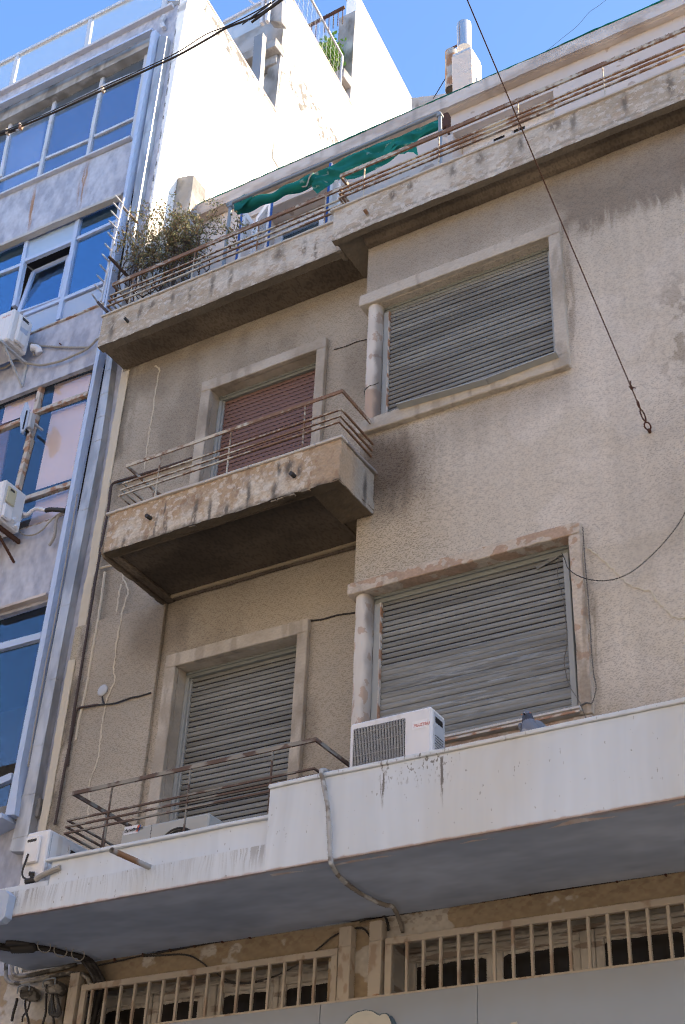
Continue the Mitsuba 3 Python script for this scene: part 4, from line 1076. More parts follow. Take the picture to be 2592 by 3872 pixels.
def leaf(ref0, ref1, ztop, tilt):
    """A louvred door leaf standing open: stiles, rails and slanting slats, in its own plane."""
    s = key(A + '__terrace_shutter')
    d = np.array(ref1) - np.array(ref0)
    L = np.linalg.norm(d)
    ang = math.degrees(math.atan2(d[1], d[0]))
    Mx = trimesh.transformations.rotation_matrix(math.radians(ang), [0, 0, 1])
    Mx[:3, 3] = (ref0[0], ref0[1], 0)
    def pc(name, m, mt):
        m.apply_transform(Mx)
        if name:
            put(s, name, m, M(mt))
        else:
            scene[s] = mikit.ply(m, M(mt))
    pc(None, cat_(rbox(0, .055, -.018, .018, 11.4, ztop, .003), rbox(L - .055, L, -.018, .018, 11.4, ztop, .003), rbox(.0551, L - .0551, -.018, .018, ztop - .09, ztop, .003)), 'white_pvc')
    for i in range(26):
        z = ztop - .115 - i * .05
        m = rbox(.0552, L - .0552, -.014, .014, -.003, .003, 0)
        m.apply_transform(trimesh.transformations.rotation_matrix(math.radians(50), [1, 0, 0]))
        m.apply_translation((0, 0, z))
        pc('slat', m, 'white_pvc')
    pc('inner_edge', rbox(L + .002, L + .012, -.012, .012, 11.4, ztop - .02, 0), 'blue_print')
    return s
leaf((-2.335, 1.08), (-2.01, .90), 13.62, 0)
leaf((-2.36, 1.08), (-2.345, .80), 13.50, 0)
leaf((-1.225, 1.10), (-1.20, .84), 13.70, 0)

# chimney with a steel flue, a rusted flue behind it
Ch = key(A + '__chimney')
cx = [(-0.246,2,15.636),(0.017,2,15.635),(0.028,2,16.338),(-0.24,2,16.437)]
zc = cx[2][2]
scene[Ch] = mikit.ply(rough(rbox(cx[0][0], cx[2][0], 2.0, 2.30, 14.2, zc, .006), .05, .003), M('penthouse'))
f0 = [(-0.229,2.1,16.904),(-0.036,2.1,16.776),(-0.128,2.1,17.079),(-0.133,2.1,16.597)]
rf = (f0[1][0] - f0[0][0]) / 2 * .97
put(Ch, 'flue', lathe([(0, 0), (rf, 0), (rf, f0[2][2] - f0[3][2] + .02), (rf - .01, f0[2][2] - f0[3][2] + .022), (rf - .012, .3), (0, .3)], ((f0[0][0] + f0[1][0]) / 2, 2.13, f0[3][2] - .02), n=28), M('steel'), 40)
put(Ch, 'flashing', rough(cat_(rbox(cx[0][0] + .012, cx[2][0] - .008, 2.005, 2.29, zc + .001, zc + .05, .003)), .03, .006), M('duct'))
put(Ch, 'flue_seam', rbox((f0[0][0] + f0[1][0]) / 2 - .022, (f0[0][0] + f0[1][0]) / 2 - .018, 2.13 - rf - .003, 2.13 - rf + .004, f0[3][2], f0[2][2] - .02, 0), M('rusty'))
g0 = [(-0.586,2.5,16.996),(-0.383,2.5,16.867),(-0.543,2.5,17.182),(-0.545,2.5,16.407),(-0.575,2.5,16.64)]
rg = .088
Fl = key(A + '__rusted_flue')
gx = g0[0][0] + rg
scene[Fl] = mikit.ply(lathe([(rg - .006, 0), (rg, 0), (rg, g0[2][2] - g0[3][2]), (rg - .006, g0[2][2] - g0[3][2]), (rg - .006, 0)], (gx, 2.5, g0[3][2]), n=28), M('rusty'), 40)
labels[Fl] = {'label': 'rust-patched steel flue behind the chimney'}
h0 = (-0.479,2.5,17.284)
cowl = trimesh.creation.cylinder(radius=.105, height=.012, sections=28)
cowl.apply_transform(trimesh.transformations.rotation_matrix(math.radians(62), [1, 0, 0]))
cowl.apply_translation((h0[0] + .03, 2.5, h0[2]))
put(Fl, 'cowl', cowl, M('rust_dark'))
put(Fl, 'flue_foot', lathe([(0, 0), (rg - .007, 0), (rg - .007, g0[4][2] - g0[3][2]), (0, g0[4][2] - g0[3][2] + .01)], (gx, 2.5, g0[3][2] - .02), n=20), M('black'))
put(Fl, 'stay', tube([(-0.47,2.45,16.707), (-0.553,2.45,16.655), (-0.701,2.45,16.403), (-0.741,2.45,16.334)], .007, 6), M('cable'))
rp = [(-1.593,3.4,17.924),(-1.497,3.4,17.872),(-1.059,3.4,17.694),(-0.915,3.4,17.636)]
put(A, 'roof_parapet', rough(xz([(rp[0][0], 14.2), (rp[3][0], 14.2), (rp[3][0], rp[3][2]), (rp[1][0], rp[1][2]), (rp[0][0], rp[0][2])], 3.4, 3.6), .06, .005), M('grey_old'))
c = (0.367,1.4,14.827)
put(A, 'roof_stub', rough(rbox(c[0] - .012, c[0] + .012, 1.4, 1.43, 14.2, c[2] + .04, .003), .02, .004), M('timber'))
# end pier of the top floor against the white wall
pr = [(-3.569,1.05,14.712),(-3.425,1.05,14.681),(-3.216,1.05,14.606),(-3.168,1.05,14.399)]
put(A, 'end_pier', rough(xz([(pr[0][0], 11.3), (pr[2][0], 11.3), (pr[2][0], pr[2][2]), (pr[1][0], pr[1][2]), (pr[0][0], pr[0][2])], .86, 1.118), .05, .006, 14, .010), M('grey_old'))

# ---------------------------------------------------------------- the office building on the left, its stepped white party wall behind
O = thing('office_building', 'taller office building on the left with blue-framed window bands and a stepped white side wall', 'building')
def lean(z):                       # the right edge of its front
    return float(np.interp(z, [5.0, 9.8, 15.1, 17.9], [-3.43, -3.43, -3.49, -3.58]))
zz = [2.0, 5.0, 9.8, 15.1, 17.82]
front = sg.Polygon([(lean(z), z) for z in zz] + [(-12.0, 17.82), (-12.0, 2.0)])
win1 = sg.Polygon([(p[0], p[2]) for p in [(-6.69,0.45,17.529),(-3.952,0.45,17.454),(-3.951,0.45,15.22),(-5.475,0.45,15.305),(-7.036,0.45,15.367),(-7.653,0.45,17.612)]])
bands = [rect(-9.5, -3.72, 12.42, 14.28), rect(-9.5, -3.70, 9.465, 11.49), rect(-9.5, -3.68, 6.2, 8.445)]
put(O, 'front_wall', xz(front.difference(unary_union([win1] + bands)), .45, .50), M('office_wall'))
put(O, 'core', rbox(-12, -3.75, 2.6, 2.65, 0.0, 17.0, 0), M('room_dark'))
for z in (5.6, 8.9, 11.9, 14.75, 17.55):
    put(O, 'floor_slab', rbox(-12, -3.70, .63, 2.59, z - .1, z + .1, 0), M('room_dark'))
put(O, 'core', rbox(-12.1, -12.0, .45, 9, 0, 17.8, 0), M('room_dark'))
put(O, 'core', rbox(-12, -3.72, .62, 2.59, 17.56, 17.80, 0), M('grey_old'))
# top beam and its glass railing
put(O, 'roof_edge', bar((-7.465,0.43,17.851), (-3.648,0.43,17.781), .10, .055), M('old_white_metal'))
Rg = key(O + '__glass_railing')
scene[Rg] = mikit.ply(bar((-7.683,0.43,18.667), (-3.728,0.43,18.509), .06, .065), M('alu'))
for q0, q1 in zip([(-6.562,0.43,17.917),(-5.161,0.43,17.85),(-3.813,0.43,17.824)], [(-6.606,0.43,18.589),(-5.209,0.43,18.53),(-3.848,0.43,18.499)]):
    put(Rg, 'post', bar(q0, q1, .075, .045, (0, 1, 0)), M('alu'))
gp = [(-7.482,0.43,17.915),(-6.583,0.43,17.911),(-6.637,0.43,18.576),(-7.678,0.43,18.65)], [(-6.514,0.43,17.922),(-5.21,0.43,17.856),(-5.26,0.43,18.523),(-6.56,0.43,18.571)], [(-5.125,0.43,17.853),(-3.839,0.43,17.8),(-3.878,0.43,18.493),(-5.17,0.43,18.531)]
for g in gp:
    put(Rg, 'pane', quad(g), M('clear_glass'))
put(O, 'corner_block', xz([(-3.818,0.44,18.031),(-3.567,0.44,17.856),(-3.559,0.44,17.793),(-3.785,0.44,17.8)], .44, .60), M('grey_old'))
# projecting blue metal frame and the two ducts on the right edge
put(O, 'frame_head', bar((-7.337,0.4,17.479), (-3.901,0.4,17.364), .09, .045), M('blue_metal'))
fin_l = [(-3.834,0.3,17.179),(-3.774,0.3,17.172)] + [(-3.73,0.3,11.843),(-3.725,0.3,11.557),(-3.724,0.3,11.207),(-3.714,0.3,10.632),(-3.721,0.3,10.146)]
fq = [(p[0], p[2]) for p in [(-3.837,0.3,17.173)] + [(-3.728,0.3,11.868),(-3.721,0.3,11.507)] + [(-3.737,0.3,7.934),(-3.743,0.3,6.62)] + [(-3.756,0.3,6.169)]]
fr = [(p[0], p[2]) for p in [(-3.756,0.3,17.177)] + [(-3.707,0.3,11.858),(-3.671,0.3,11.486)] + [(-3.672,0.3,7.939),(-3.681,0.3,6.608)] + [(-3.644,0.3,6.157)]]
put(O, 'metal_fin', xz(fq + fr[::-1], .30, .402), M('blue_metal'))
dq = [(p[0], p[2]) for p in [(-3.734,0.36,17.097)] + [(-3.614,0.36,11.436),(-3.597,0.36,10.78),(-3.603,0.36,10.146)] + [(-3.625,0.36,7.936),(-3.635,0.36,6.624)] + [(-3.682,0.36,5.852)]]
dw = [(p[0], p[2]) for p in [(-3.596,0.36,17.005)] + [(-3.527,0.36,11.4),(-3.491,0.36,10.74),(-3.474,0.36,10.1)] + [(-3.506,0.36,7.906),(-3.508,0.36,6.599)] + [(-3.501,0.36,5.823)]]
put(O, 'square_downpipe', xz(dq + dw[::-1], .36, .447), M('duct'))
for i in range(len(dq) - 1):
    for t in (.35, .85):
        a, b = lerp(dq[i], dq[i + 1], t), lerp(dw[i], dw[i + 1], t)
        put(O, 'pipe_joint', rbox(a[0] - .004, b[0] + .004, .356, .446, a[1] - .004, a[1] + .004, 0), M('duct'))
put(O, 'downpipe_elbow', tube(spline([(-3.712,0.4,17.294), (-3.779,0.4,17.467), (-3.748,0.4,17.594)]), .035, 8), M('old_white_metal'))
put(O, 'wall_cable', tube([(-3.589,0.28,9.525),(-3.585,0.28,9.446),(-3.584,0.28,9.302),(-3.581,0.28,9.02),(-3.573,0.28,8.638)] + [(-3.576,0.28,7.891),(-3.586,0.28,7.688),(-3.581,0.28,7.11),(-3.57,0.28,6.578)], .007, 6), M('cable_grey'))


def members(parent, lines, y0, y1, w, matn, name='bar'):
    """Frame members: each from one measured end to the other, a real bar of width w."""
    for a, b, wd in lines:
        a, b = np.array(a), np.array(b)
        d = (b - a) / np.linalg.norm(b - a)
        s = np.array([-d[2], 0, d[0]]) * (wd or w) / 2
        put(parent, name, rough(xz([(p[0], p[2]) for p in (a - s, b - s, b + s, a + s)], y0, y1), .12, .0012), M(matn))


# top window, set back in its frame
YW = .62
Wt = key(O + '__window')
scene[Wt] = mikit.ply(bar((-7.336,0.62,17.576), (-4.157,0.62,17.466), .06, .06), M('old_white_metal'))
put(O, 'soffit', rbox(-9, -3.83, .501, .66, 17.255, 17.53, 0), M('grey_old'))
vs = [[(-6.615,0.62,17.54),(-6.499,0.62,16.097)], [(-5.78,0.62,17.505),(-5.72,0.62,15.572)], [(-4.922,0.62,17.488),(-4.872,0.62,15.558)], [(-4.159,0.62,17.474),(-4.127,0.62,15.504)]]
members(Wt, [(v[0], v[1], .058) for v in vs], .60, .655, .075, 'old_white_metal', 'mullion')
hs = [[(-6.561,0.62,17.058),(-5.792,0.62,17.076)], [(-5.722,0.62,17.047),(-4.954,0.62,17.036)], [(-6.947,0.62,16.073),(-5.777,0.62,16.001)], [(-5.679,0.62,16.03),(-4.9,0.62,15.969)], [(-4.834,0.62,15.99),(-4.116,0.62,15.972)], [(-4.93,0.62,17.072),(-4.163,0.62,16.957)]]
members(Wt, [(h[0], h[1], .042) for h in hs], .605, .65, .055, 'old_white_metal', 'transom')
put(Wt, 'sill', bar((-6.626,0.47,15.372), (-3.954,0.47,15.258), .16, .035), M('old_white_metal'))
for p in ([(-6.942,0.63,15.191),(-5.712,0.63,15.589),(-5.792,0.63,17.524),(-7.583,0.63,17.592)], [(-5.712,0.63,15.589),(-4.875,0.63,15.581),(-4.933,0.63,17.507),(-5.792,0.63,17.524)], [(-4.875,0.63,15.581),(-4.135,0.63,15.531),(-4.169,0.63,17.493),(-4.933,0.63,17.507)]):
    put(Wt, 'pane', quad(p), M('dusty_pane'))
put(Wt, 'net_curtain', quad([(-6.742,0.78,17.268),(-6.07,0.78,17.237),(-5.955,0.78,15.821),(-6.577,0.78,15.844)]), M('panel_grey'))
put(Wt, 'net_curtain', quad([(-5.757,0.95,16.807),(-5.324,0.95,16.757),(-5.245,0.95,16.116),(-5.659,0.95,16.117)]), M('room_dark'))

# second window band: aluminium frames, one sash tilted open
Wa = key(O + '__window')
scene[Wa] = mikit.ply(bar((-6.59,0.5,14.329), (-3.986,0.5,14.249), .06, .05), M('blue_metal'))
put(O, 'sill_band', rough(bar((-6.525,0.44,14.298), (-3.917,0.44,14.196), .08, .045), .08, .003), M('marble'))
vs = [[(-5.502,0.5,14.262),(-5.453,0.5,13.098)], [(-4.664,0.5,14.253),(-4.629,0.5,12.515)], [(-3.982,0.5,14.226),(-3.969,0.5,12.473)]]
members(Wa, [(v[0], v[1], .062) for v in vs], .485, .545, .085, 'blue_metal', 'mullion')
hs = [[(-6.473,0.5,13.893),(-5.497,0.5,13.837)], [(-5.467,0.5,13.879),(-4.675,0.5,13.855)], [(-4.61,0.5,13.853),(-3.982,0.5,13.855)], [(-5.246,0.5,12.866),(-4.638,0.5,12.849)], [(-4.611,0.5,12.846),(-3.983,0.5,12.844)]]
members(Wa, [(h[0], h[1], .052) for h in hs], .49, .54, .075, 'blue_metal', 'transom')
for p, m_ in (([(-6.61,0.52,14.335),(-5.539,0.52,14.288),(-5.527,0.52,13.894),(-6.506,0.52,13.947)], 'window_glass'), ([(-6.49,0.52,13.887),(-5.558,0.52,13.857),(-5.527,0.52,13.069),(-6.281,0.52,13.103)], 'window_glass'), ([(-4.653,0.52,14.277),(-4.012,0.52,14.261),(-4.007,0.52,13.907),(-4.639,0.52,13.917)], 'window_glass'), ([(-4.636,0.52,13.854),(-4.007,0.52,13.856),(-4.006,0.52,12.882),(-4.62,0.52,12.896)], 'window_glass')):
    put(Wa, 'pane', quad(p), M(m_))
put(Wa, 'panel', xz([(p[0], p[2]) for p in [(-5.502,0.5,14.262),(-4.676,0.5,14.239),(-4.675,0.5,13.855),(-5.467,0.5,13.879)]],   .515, .525), M('pale_panel'), label='pale opaque panel over the open sash')
put(Wa, 'panel', xz([(p[0], p[2]) for p in [(-5.276,0.5,12.835),(-4.667,0.5,12.814),(-4.641,0.5,12.51),(-5.257,0.5,12.514)]], .515, .53), M('panel_grey'))
put(Wa, 'panel', xz([(p[0], p[2]) for p in [(-4.61,0.5,12.798),(-3.983,0.5,12.793),(-3.977,0.5,12.467),(-4.593,0.5,12.493)]], .515, .53), M('panel_grey'))
# the open sash, hinged at its foot and tipping inwards at the top
sf = [np.array((-5.359,0.52,12.956)), np.array((-4.699,0.52,12.903))]
st = [np.array((-5.436,0.66,13.81)), np.array((-4.859,0.66,13.814))]
Sa = key(Wa + '__sash')
def sbar(a, b, w):
    return bar(a, b, w, .045, (0, -.9, .4))
scene[Sa] = mikit.ply(cat_(sbar(sf[0], st[0], .055), sbar(sf[1], st[1], .055), sbar(st[0], st[1], .055), sbar(sf[0], sf[1], .055)), M('blue_metal'))
put(Wa, 'pane', quad([sf[0], sf[1], st[1], st[0]]), M('window_glass'), label='tilted pane of the open sash')
put(Wa, 'stay', bar(st[0] + [0, -.02, .02], np.array((-5.463,0.55,13.839)), .012, .02), M('steel'))
put(O, 'sill_strip', rough(bar((-5.034,0.44,12.408), (-3.89,0.44,12.397), .03, .022), .06, .003), M('rust_frame'))
# third window band: rusty steel frames with blinds
Wb = key(O + '__window')
scene[Wb] = mikit.ply(rough(bar((-5.546,0.49,11.536), (-3.916,0.49,11.509), .05, .035), .06, .002), M('rust_frame'))
vs = [[(-4.672,0.49,11.522),(-4.676,0.49,11.109)], [(-4.66,0.49,11.091),(-4.701,0.49,10.625)], [(-4.665,0.49,10.759),(-4.7,0.49,10.098)], [(-4.64,0.49,9.902),(-4.604,0.49,9.514)]]
members(Wb, [(v[0], v[1], w_) for v, w_ in zip(vs, (.055, .055, .055, .03))], .475, .535, .10, 'rust_frame', 'mullion')
hs = [[(-4.659,0.49,11.138),(-3.921,0.49,11.125)], [(-5.432,0.49,11.086),(-4.685,0.49,11.094)], [(-4.629,0.49,9.92),(-3.92,0.49,9.903)], [(-4.792,0.49,9.497),(-3.927,0.49,9.496)]]
members(Wb, [(h[0], h[1], w_) for h, w_ in zip(hs, (.055, .05, .055, .035))], .48, .53, .085, 'rust_frame', 'transom')
for p in ([(-4.661,0.51,11.52),(-3.947,0.51,11.494),(-3.949,0.51,11.156),(-4.646,0.51,11.196)], [(-5.564,0.51,11.532),(-4.736,0.51,11.525),(-4.711,0.51,11.161),(-5.473,0.51,11.176)], [(-4.643,0.51,11.099),(-3.944,0.51,11.071),(-3.937,0.51,10.367),(-4.595,0.51,10.449)], [(-5.442,0.51,11.056),(-4.786,0.51,11.056),(-4.765,0.51,10.508),(-5.323,0.51,10.586)], [(-4.622,0.51,10.84),(-3.889,0.51,10.595),(-3.945,0.51,9.947),(-4.643,0.51,9.982)], [(-5.216,0.51,10.961),(-4.756,0.51,10.841),(-4.729,0.51,10.099),(-4.999,0.51,10.076)], [(-4.643,0.51,9.905),(-3.949,0.51,9.883),(-3.949,0.51,9.521),(-4.633,0.51,9.535)]):
    put(Wb, 'pane', quad(p), M('plain_glass'))
def blind(corners, n, name='blind'):
    """A venetian blind: one mesh entry per blind with its slats as children."""
    TL, TR, BR, BL = (np.array(c) for c in corners)
    b = key(Wb + '__' + name)
    scene[b] = mikit.ply(bar(TL + [0, .0, .012], TR + [0, 0, .012], .03, .022), M('blind'))
    V, F = [], []
    for i in range(n):
        t = (i + .5) / n
        a, c = lerp(TL, BL, t), lerp(TR, BR, t)
        h = np.linalg.norm(TL - BL) / n * .44
        for dy, dz in ((-.004, -1), (.0015, 0), (.004, 1)):
            V += [a + [0, -dy, dz * h], c + [0, -dy, dz * h]]
        k = 6 * i
        F += [[k, k + 1, k + 3], [k, k + 3, k + 2], [k + 2, k + 3, k + 5], [k + 2, k + 5, k + 4]]
    put(Wb, 'blind_slats', trimesh.Trimesh(V, F, process=False), M('blind'), kind='stuff')
blind([(-4.568,0.6,11.539),(-4.035,0.6,11.513),(-4.041,0.6,11.259),(-4.56,0.6,11.266)], 14)
blind([(-5.308,0.6,11.526),(-4.851,0.6,11.525),(-4.832,0.6,11.271),(-5.301,0.6,11.287)], 12)
blind([(-4.532,0.6,11.134),(-4.035,0.6,11.101),(-4.035,0.6,10.081),(-4.535,0.6,10.094)], 46)
blind([(-4.483,0.6,9.91),(-4.036,0.6,9.916),(-4.044,0.6,9.618),(-4.53,0.6,9.6)], 14)
put(Wb, 'side_curtain', xz([(p[0], p[2]) for p in [(-5.55,0.7,11.512),(-5.273,0.7,11.384),(-5.232,0.7,10.527),(-5.301,0.7,10.504)]], .70, .72), M('shutter_red'))
# lowest window band
Wl = key(O + '__window')
scene[Wl] = mikit.ply(bar((-4.686,0.5,8.474), (-3.926,0.5,8.483), .05, .05), M('blue_metal'))
put(O, 'sill_band', rough(bar((-4.626,0.43,8.489), (-3.859,0.43,8.49), .10, .03), .08, .003), M('cornice'))
members(Wl, [((-4.595,0.5,8.111), (-3.934,0.5,8.098), .075), ((-4.219,0.5,6.61), (-3.963,0.5,6.651), .07)], .485, .54, .07, 'blue_metal', 'transom')
for p in ([(-4.706,0.52,8.48),(-3.949,0.52,8.481),(-3.95,0.52,8.14),(-4.626,0.52,8.161)], [(-4.608,0.52,8.09),(-3.964,0.52,8.088),(-3.947,0.52,6.793),(-4.283,0.52,6.792)], [(-4.232,0.52,6.587),(-3.984,0.52,6.63),(-3.985,0.52,6.238),(-4.143,0.52,6.233)]):
    put(Wl, 'pane', quad(p), M('plain_glass'))
put(O, 'frame_foot', bar((-3.942,0.34,6.085), (-3.723,0.34,6.14), .22, .05), M('blue_metal'))
put(O, 'ledge', rough(rbox(-5.2, -3.47, .40, .449, 6.15, 6.32, .006), .05, .003), M('grey_old'))

# the white party wall: three storeys stepping back, each a real block; its plane runs slightly off the street
def party(yzp, d, matn='party_white', name='party_wall', out=0.0):
    """yzp: (y, z) outline on the slanting party plane; d metres thick to the left."""
    g = shapely.geometry.polygon.orient(sg.Polygon(yzp))
    m = trimesh.creation.extrude_polygon(g, d, engine='earcut')
    v = m.vertices.copy()
    xx = -3.435 - .092 * (v[:, 0] - .45) + out
    m.vertices = np.c_[xx - d + v[:, 2], v[:, 0], v[:, 1]]
    return put(O, name, m, M(matn))
w1 = [(-3.472,0.851,18.312),(-3.521,1.388,18.32),(-3.631,2.578,18.351)]
w2 = [(-3.681,3.122,21.348),(-3.885,5.343,21.312)]
w3 = [(-3.9,5.506,24.537),(-4.15,8.222,24.511)]
e2, e3 = (-3.66,2.891,18.433)[1], (-3.885,5.344,21.409)[1]
zt1, zt2, zt3 = np.mean([p[2] for p in w1]), np.mean([p[2] for p in w2]), np.mean([p[2] for p in w3])
party([(.452, 4.0), (e2 + .03, 4.0), (e2 + .03, zt1), (.452, zt1)], .22)
party([(e2 + .031, 4.0), (e3, 4.0), (e3, zt2), (e2 + .031, zt2)], .22)
party([(e3 + .001, 4.0), (16.0, 4.0), (16.0, zt3), (e3 + .001, zt3)], .22)
for a, b, z in ((.452, e2 + .06, zt1), (e2 + .031, e3 + .05, zt2), (e3 + .001, 16.0, zt3)):
    party([(a, z + .001), (b, z + .001), (b, z + .045), (a, z + .045)], .26, 'cornice', 'wall_coping', .012)
# worn paint: below the first coping, at the front edge, and along an old roofline on the second step
put(O, 'worn_edge', rough(xz([(lean(z) - .0, z) for z in (12.6, 15.1, 17.9)] + [(lean(z) + .014, z) for z in (17.9, 15.1, 12.6)], .446, .56), .05, .004), M('weathered_white'))
wl = [(-3.689,3.244,19.95),(-3.73,3.685,19.937),(-3.761,4.029,19.93),(-3.802,4.469,19.933),(-3.852,5.014,19.935),(-3.913,5.677,19.921)]
party([(p[1], p[2]) for p in wl] + [(p[1] - .02, p[2] - .55 - .25 * math.sin(i * 2.3)) for i, p in enumerate(wl)][::-1], .012, 'weathered_white', 'old_roofline', .010)
sl = [(-3.676,3.107,19.848),(-3.681,3.155,19.909),(-3.681,3.152,19.442),(-3.667,3.003,19.362),(-3.664,2.971,18.634),(-3.664,2.977,18.204),(-3.666,2.995,17.38),(-3.686,3.214,17.371),(-3.684,3.185,17.314),(-3.663,2.964,17.341),(-3.662,2.946,18.182),(-3.661,2.938,18.596),(-3.664,2.97,19.343),(-3.666,2.989,19.372),(-3.677,3.112,19.437)]
party([(p[1], p[2]) for p in sl], .010, 'grey_old', 'old_roofline', .008)
wc = [(-3.466,0.82,18.268),(-3.518,1.388,18.294),(-3.628,2.576,18.328),(-3.629,2.587,18.262),(-3.591,2.179,18.067),(-3.566,1.901,18.057),(-3.519,1.391,18.015),(-3.491,1.096,18.057),(-3.46,0.758,18.11)]
party([(p[1], p[2]) for p in wc], .012, 'weathered_white', 'worn_paint', .010)
# front of the second step: grey wall with pipes, slab, glass rail
X2 = -3.435 - .092 * (e2 - .45)
put(O, 'set_back_front', rbox(-12, X2 - .225, e2 + .10, e2 + .20, 17.0, zt2, 0), M('grey_old'))
put(O, 'set_back_front', rough(rbox(X2 - .221, X2 - .001, e2 + .02, e2 + .03, 17.0, 20.6, 0), .2, .001), M('grey_old'))
z2s = (-3.469,2.55,19.829)[2]
put(O, 'terrace_slab', rough(rbox(-12, X2 + .012, e2 - .16, e2 + .09, z2s - .14, z2s + .06, .006), .06, .006), M('grey_old'))
put(O, 'terrace_beam', rough(rbox(-12, X2 - .05, e2 - .02, e2 + .09, z2s - .34, z2s - .141, .006), .06, .006), M('grey_old'))
pp = [(-3.771,2.5,19.691), (-3.731,2.5,18.724), (-3.672,2.5,18.358)]
put(O, 'square_pipe', cat_(bar(pp[0], pp[1], .16, .10, (0, 1, 0)), bar(np.array(pp[1]) - [0, 0, .01], np.array(pp[1]) - [0, 0, 1.6], .17, .11, (0, 1, 0))), M('pipe_panel'))
Rg2 = key(O + '__glass_railing')
scene[Rg2] = mikit.ply(bar((-4.551,2.5,20.573), (-3.544,2.5,20.615), .06, .06), M('old_white_metal'))
for q0, q1 in zip([(-3.768,2.5,20.013),(-3.669,2.5,20.005)], [(-3.785,2.5,20.63),(-3.682,2.5,20.619)]):
    put(Rg2, 'post', bar(q0, q1, .05, .07, (0, 1, 0)), M('old_white_metal'))
put(Rg2, 'pane', quad([(-4.486,2.5,19.985),(-3.778,2.5,20.005),(-3.801,2.5,20.642),(-4.554,2.5,20.606)]), M('clear_glass'))
put(O, 'rail_stub', bar((-4.094,2.52,20.872), (-3.982,2.52,20.695), .03, .03), M('old_white_metal'))
put(O, 'corner_pillar', rough(xz([(-3.752,2.6,20.734),(-3.498,2.6,20.557),(-3.467,2.6,19.992),(-3.716,2.6,20.192)], 2.60, 2.75), .1, .003), M('grey_old'))
# front of the third step: grey column, terrace slab, rails, mesh fence on the second coping
X3 = -3.435 - .092 * (e3 - .45)
put(O, 'set_back_front', rbox(-12, X3 - .225, e3 + .10, e3 + .2, 19.5, 23.0, 0), M('grey_old'))
put(O, 'column', rough(rbox(X3 - .35, X3 - .001, e3 - .02, e3 + .0, 19.8, 24.0, .004), .2, .002), M('grey_old'))
z3s = (-3.349,4.4,21.844)[2]
put(O, 'terrace_slab', rough(rbox(-12, X3 + .014, e3 - .30, e3 - .025, z3s - .10, z3s + .14, .006), .06, .006), M('grey_old'))
Tr = key(O + '__terrace_rail')
scene[Tr] = mikit.ply(bar((-4.279,4.4,22.633), (-3.517,4.4,22.674), .04, .06), M('rust_dark'))
for q0, q1 in zip([(-4.177,4.4,22.196),(-4.081,4.4,22.198),(-3.901,4.4,22.212),(-3.817,4.4,22.223),(-3.726,4.4,22.211),(-3.636,4.4,22.217),(-3.54,4.4,22.202)], [(-4.185,4.4,22.621),(-4.092,4.4,22.626),(-3.913,4.4,22.64),(-3.828,4.4,22.65),(-3.736,4.4,22.645),(-3.642,4.4,22.641),(-3.551,4.4,22.647)]):
    put(Tr, 'baluster', bar(q0, q1, .014, .014, (0, 1, 0)), M('rust_dark'))
Mf = key(O + '__mesh_fence')
f0, f1 = (-3.738,3.742,22.178), (-3.857,5.04,22.47)
fb0, fb1 = (-3.681,3.122,21.348), (-3.862,5.092,21.4)
zf = (f0[2] + f1[2]) / 2
xf = lambda y: -3.50 - .092 * (y - .45)
scene[Mf] = mikit.ply(cat_(bar((xf(1.6), 1.6, zf), (xf(f1[1]), f1[1], zf), .035, .035), bar((xf(f1[1]), f1[1], zf), (xf(f1[1]), f1[1], zt2), .035, .035, (0, 1, 0))), M('old_white_metal'))
wires = [bar((xf(y), y, zt2 + .04), (xf(y), y, zf), .004, .004, (0, 1, 0), 0) for y in np.arange(1.6, f1[1], .15)]
wires += [bar((xf(1.6), 1.6, z), (xf(f1[1]), f1[1], z), .004, .004, (0, 0, 1), 0) for z in np.arange(zt2 + .06, zf, .13)]
put(Mf, 'wire', cat_(*wires), M('pvc_grey'), kind='stuff')

# ---------------------------------------------------------------- things on and before the buildings
def ac_unit(x0, x1, yf, yb, z0, z1, k, fan=True, gx=(.06, .62), txt=True):
    """An outdoor unit facing the street: shell, fan grille of thin bars, badge, side vents."""
    scene[k + '__casing'] = mikit.ply(cat_(rbox(x0, x1, yf, yb, z0, z1, .014)), M('ac_paint'))
    W_, H_ = x1 - x0, z1 - z0
    if fan:
        a, b, c_, d_ = x0 + gx[0] * W_, x0 + gx[1] * W_, z0 + .05 * H_, z1 - .08 * H_
        put(k, 'fan_opening', rbox(a, b, yf - .0025, yf - .0005, c_, d_, .0), M('black'))
        n = 34
        put(k, 'grille_bars', cat_(*[rbox(a + (b - a) * (i + .5) / n - .0017, a + (b - a) * (i + .5) / n + .0017, yf - .009, yf - .003, c_, d_, 0) for i in range(n)]), M('ac_slat'), kind='stuff')
        put(k, 'grille_rings', cat_(*[rbox(a, b, yf - .0115, yf - .0092, c_ + (d_ - c_) * t - .0014, c_ + (d_ - c_) * t + .0014, 0) for t in (.14, .3, .46, .62, .78, .92)]), M('ac_slat'), kind='stuff')
    return k


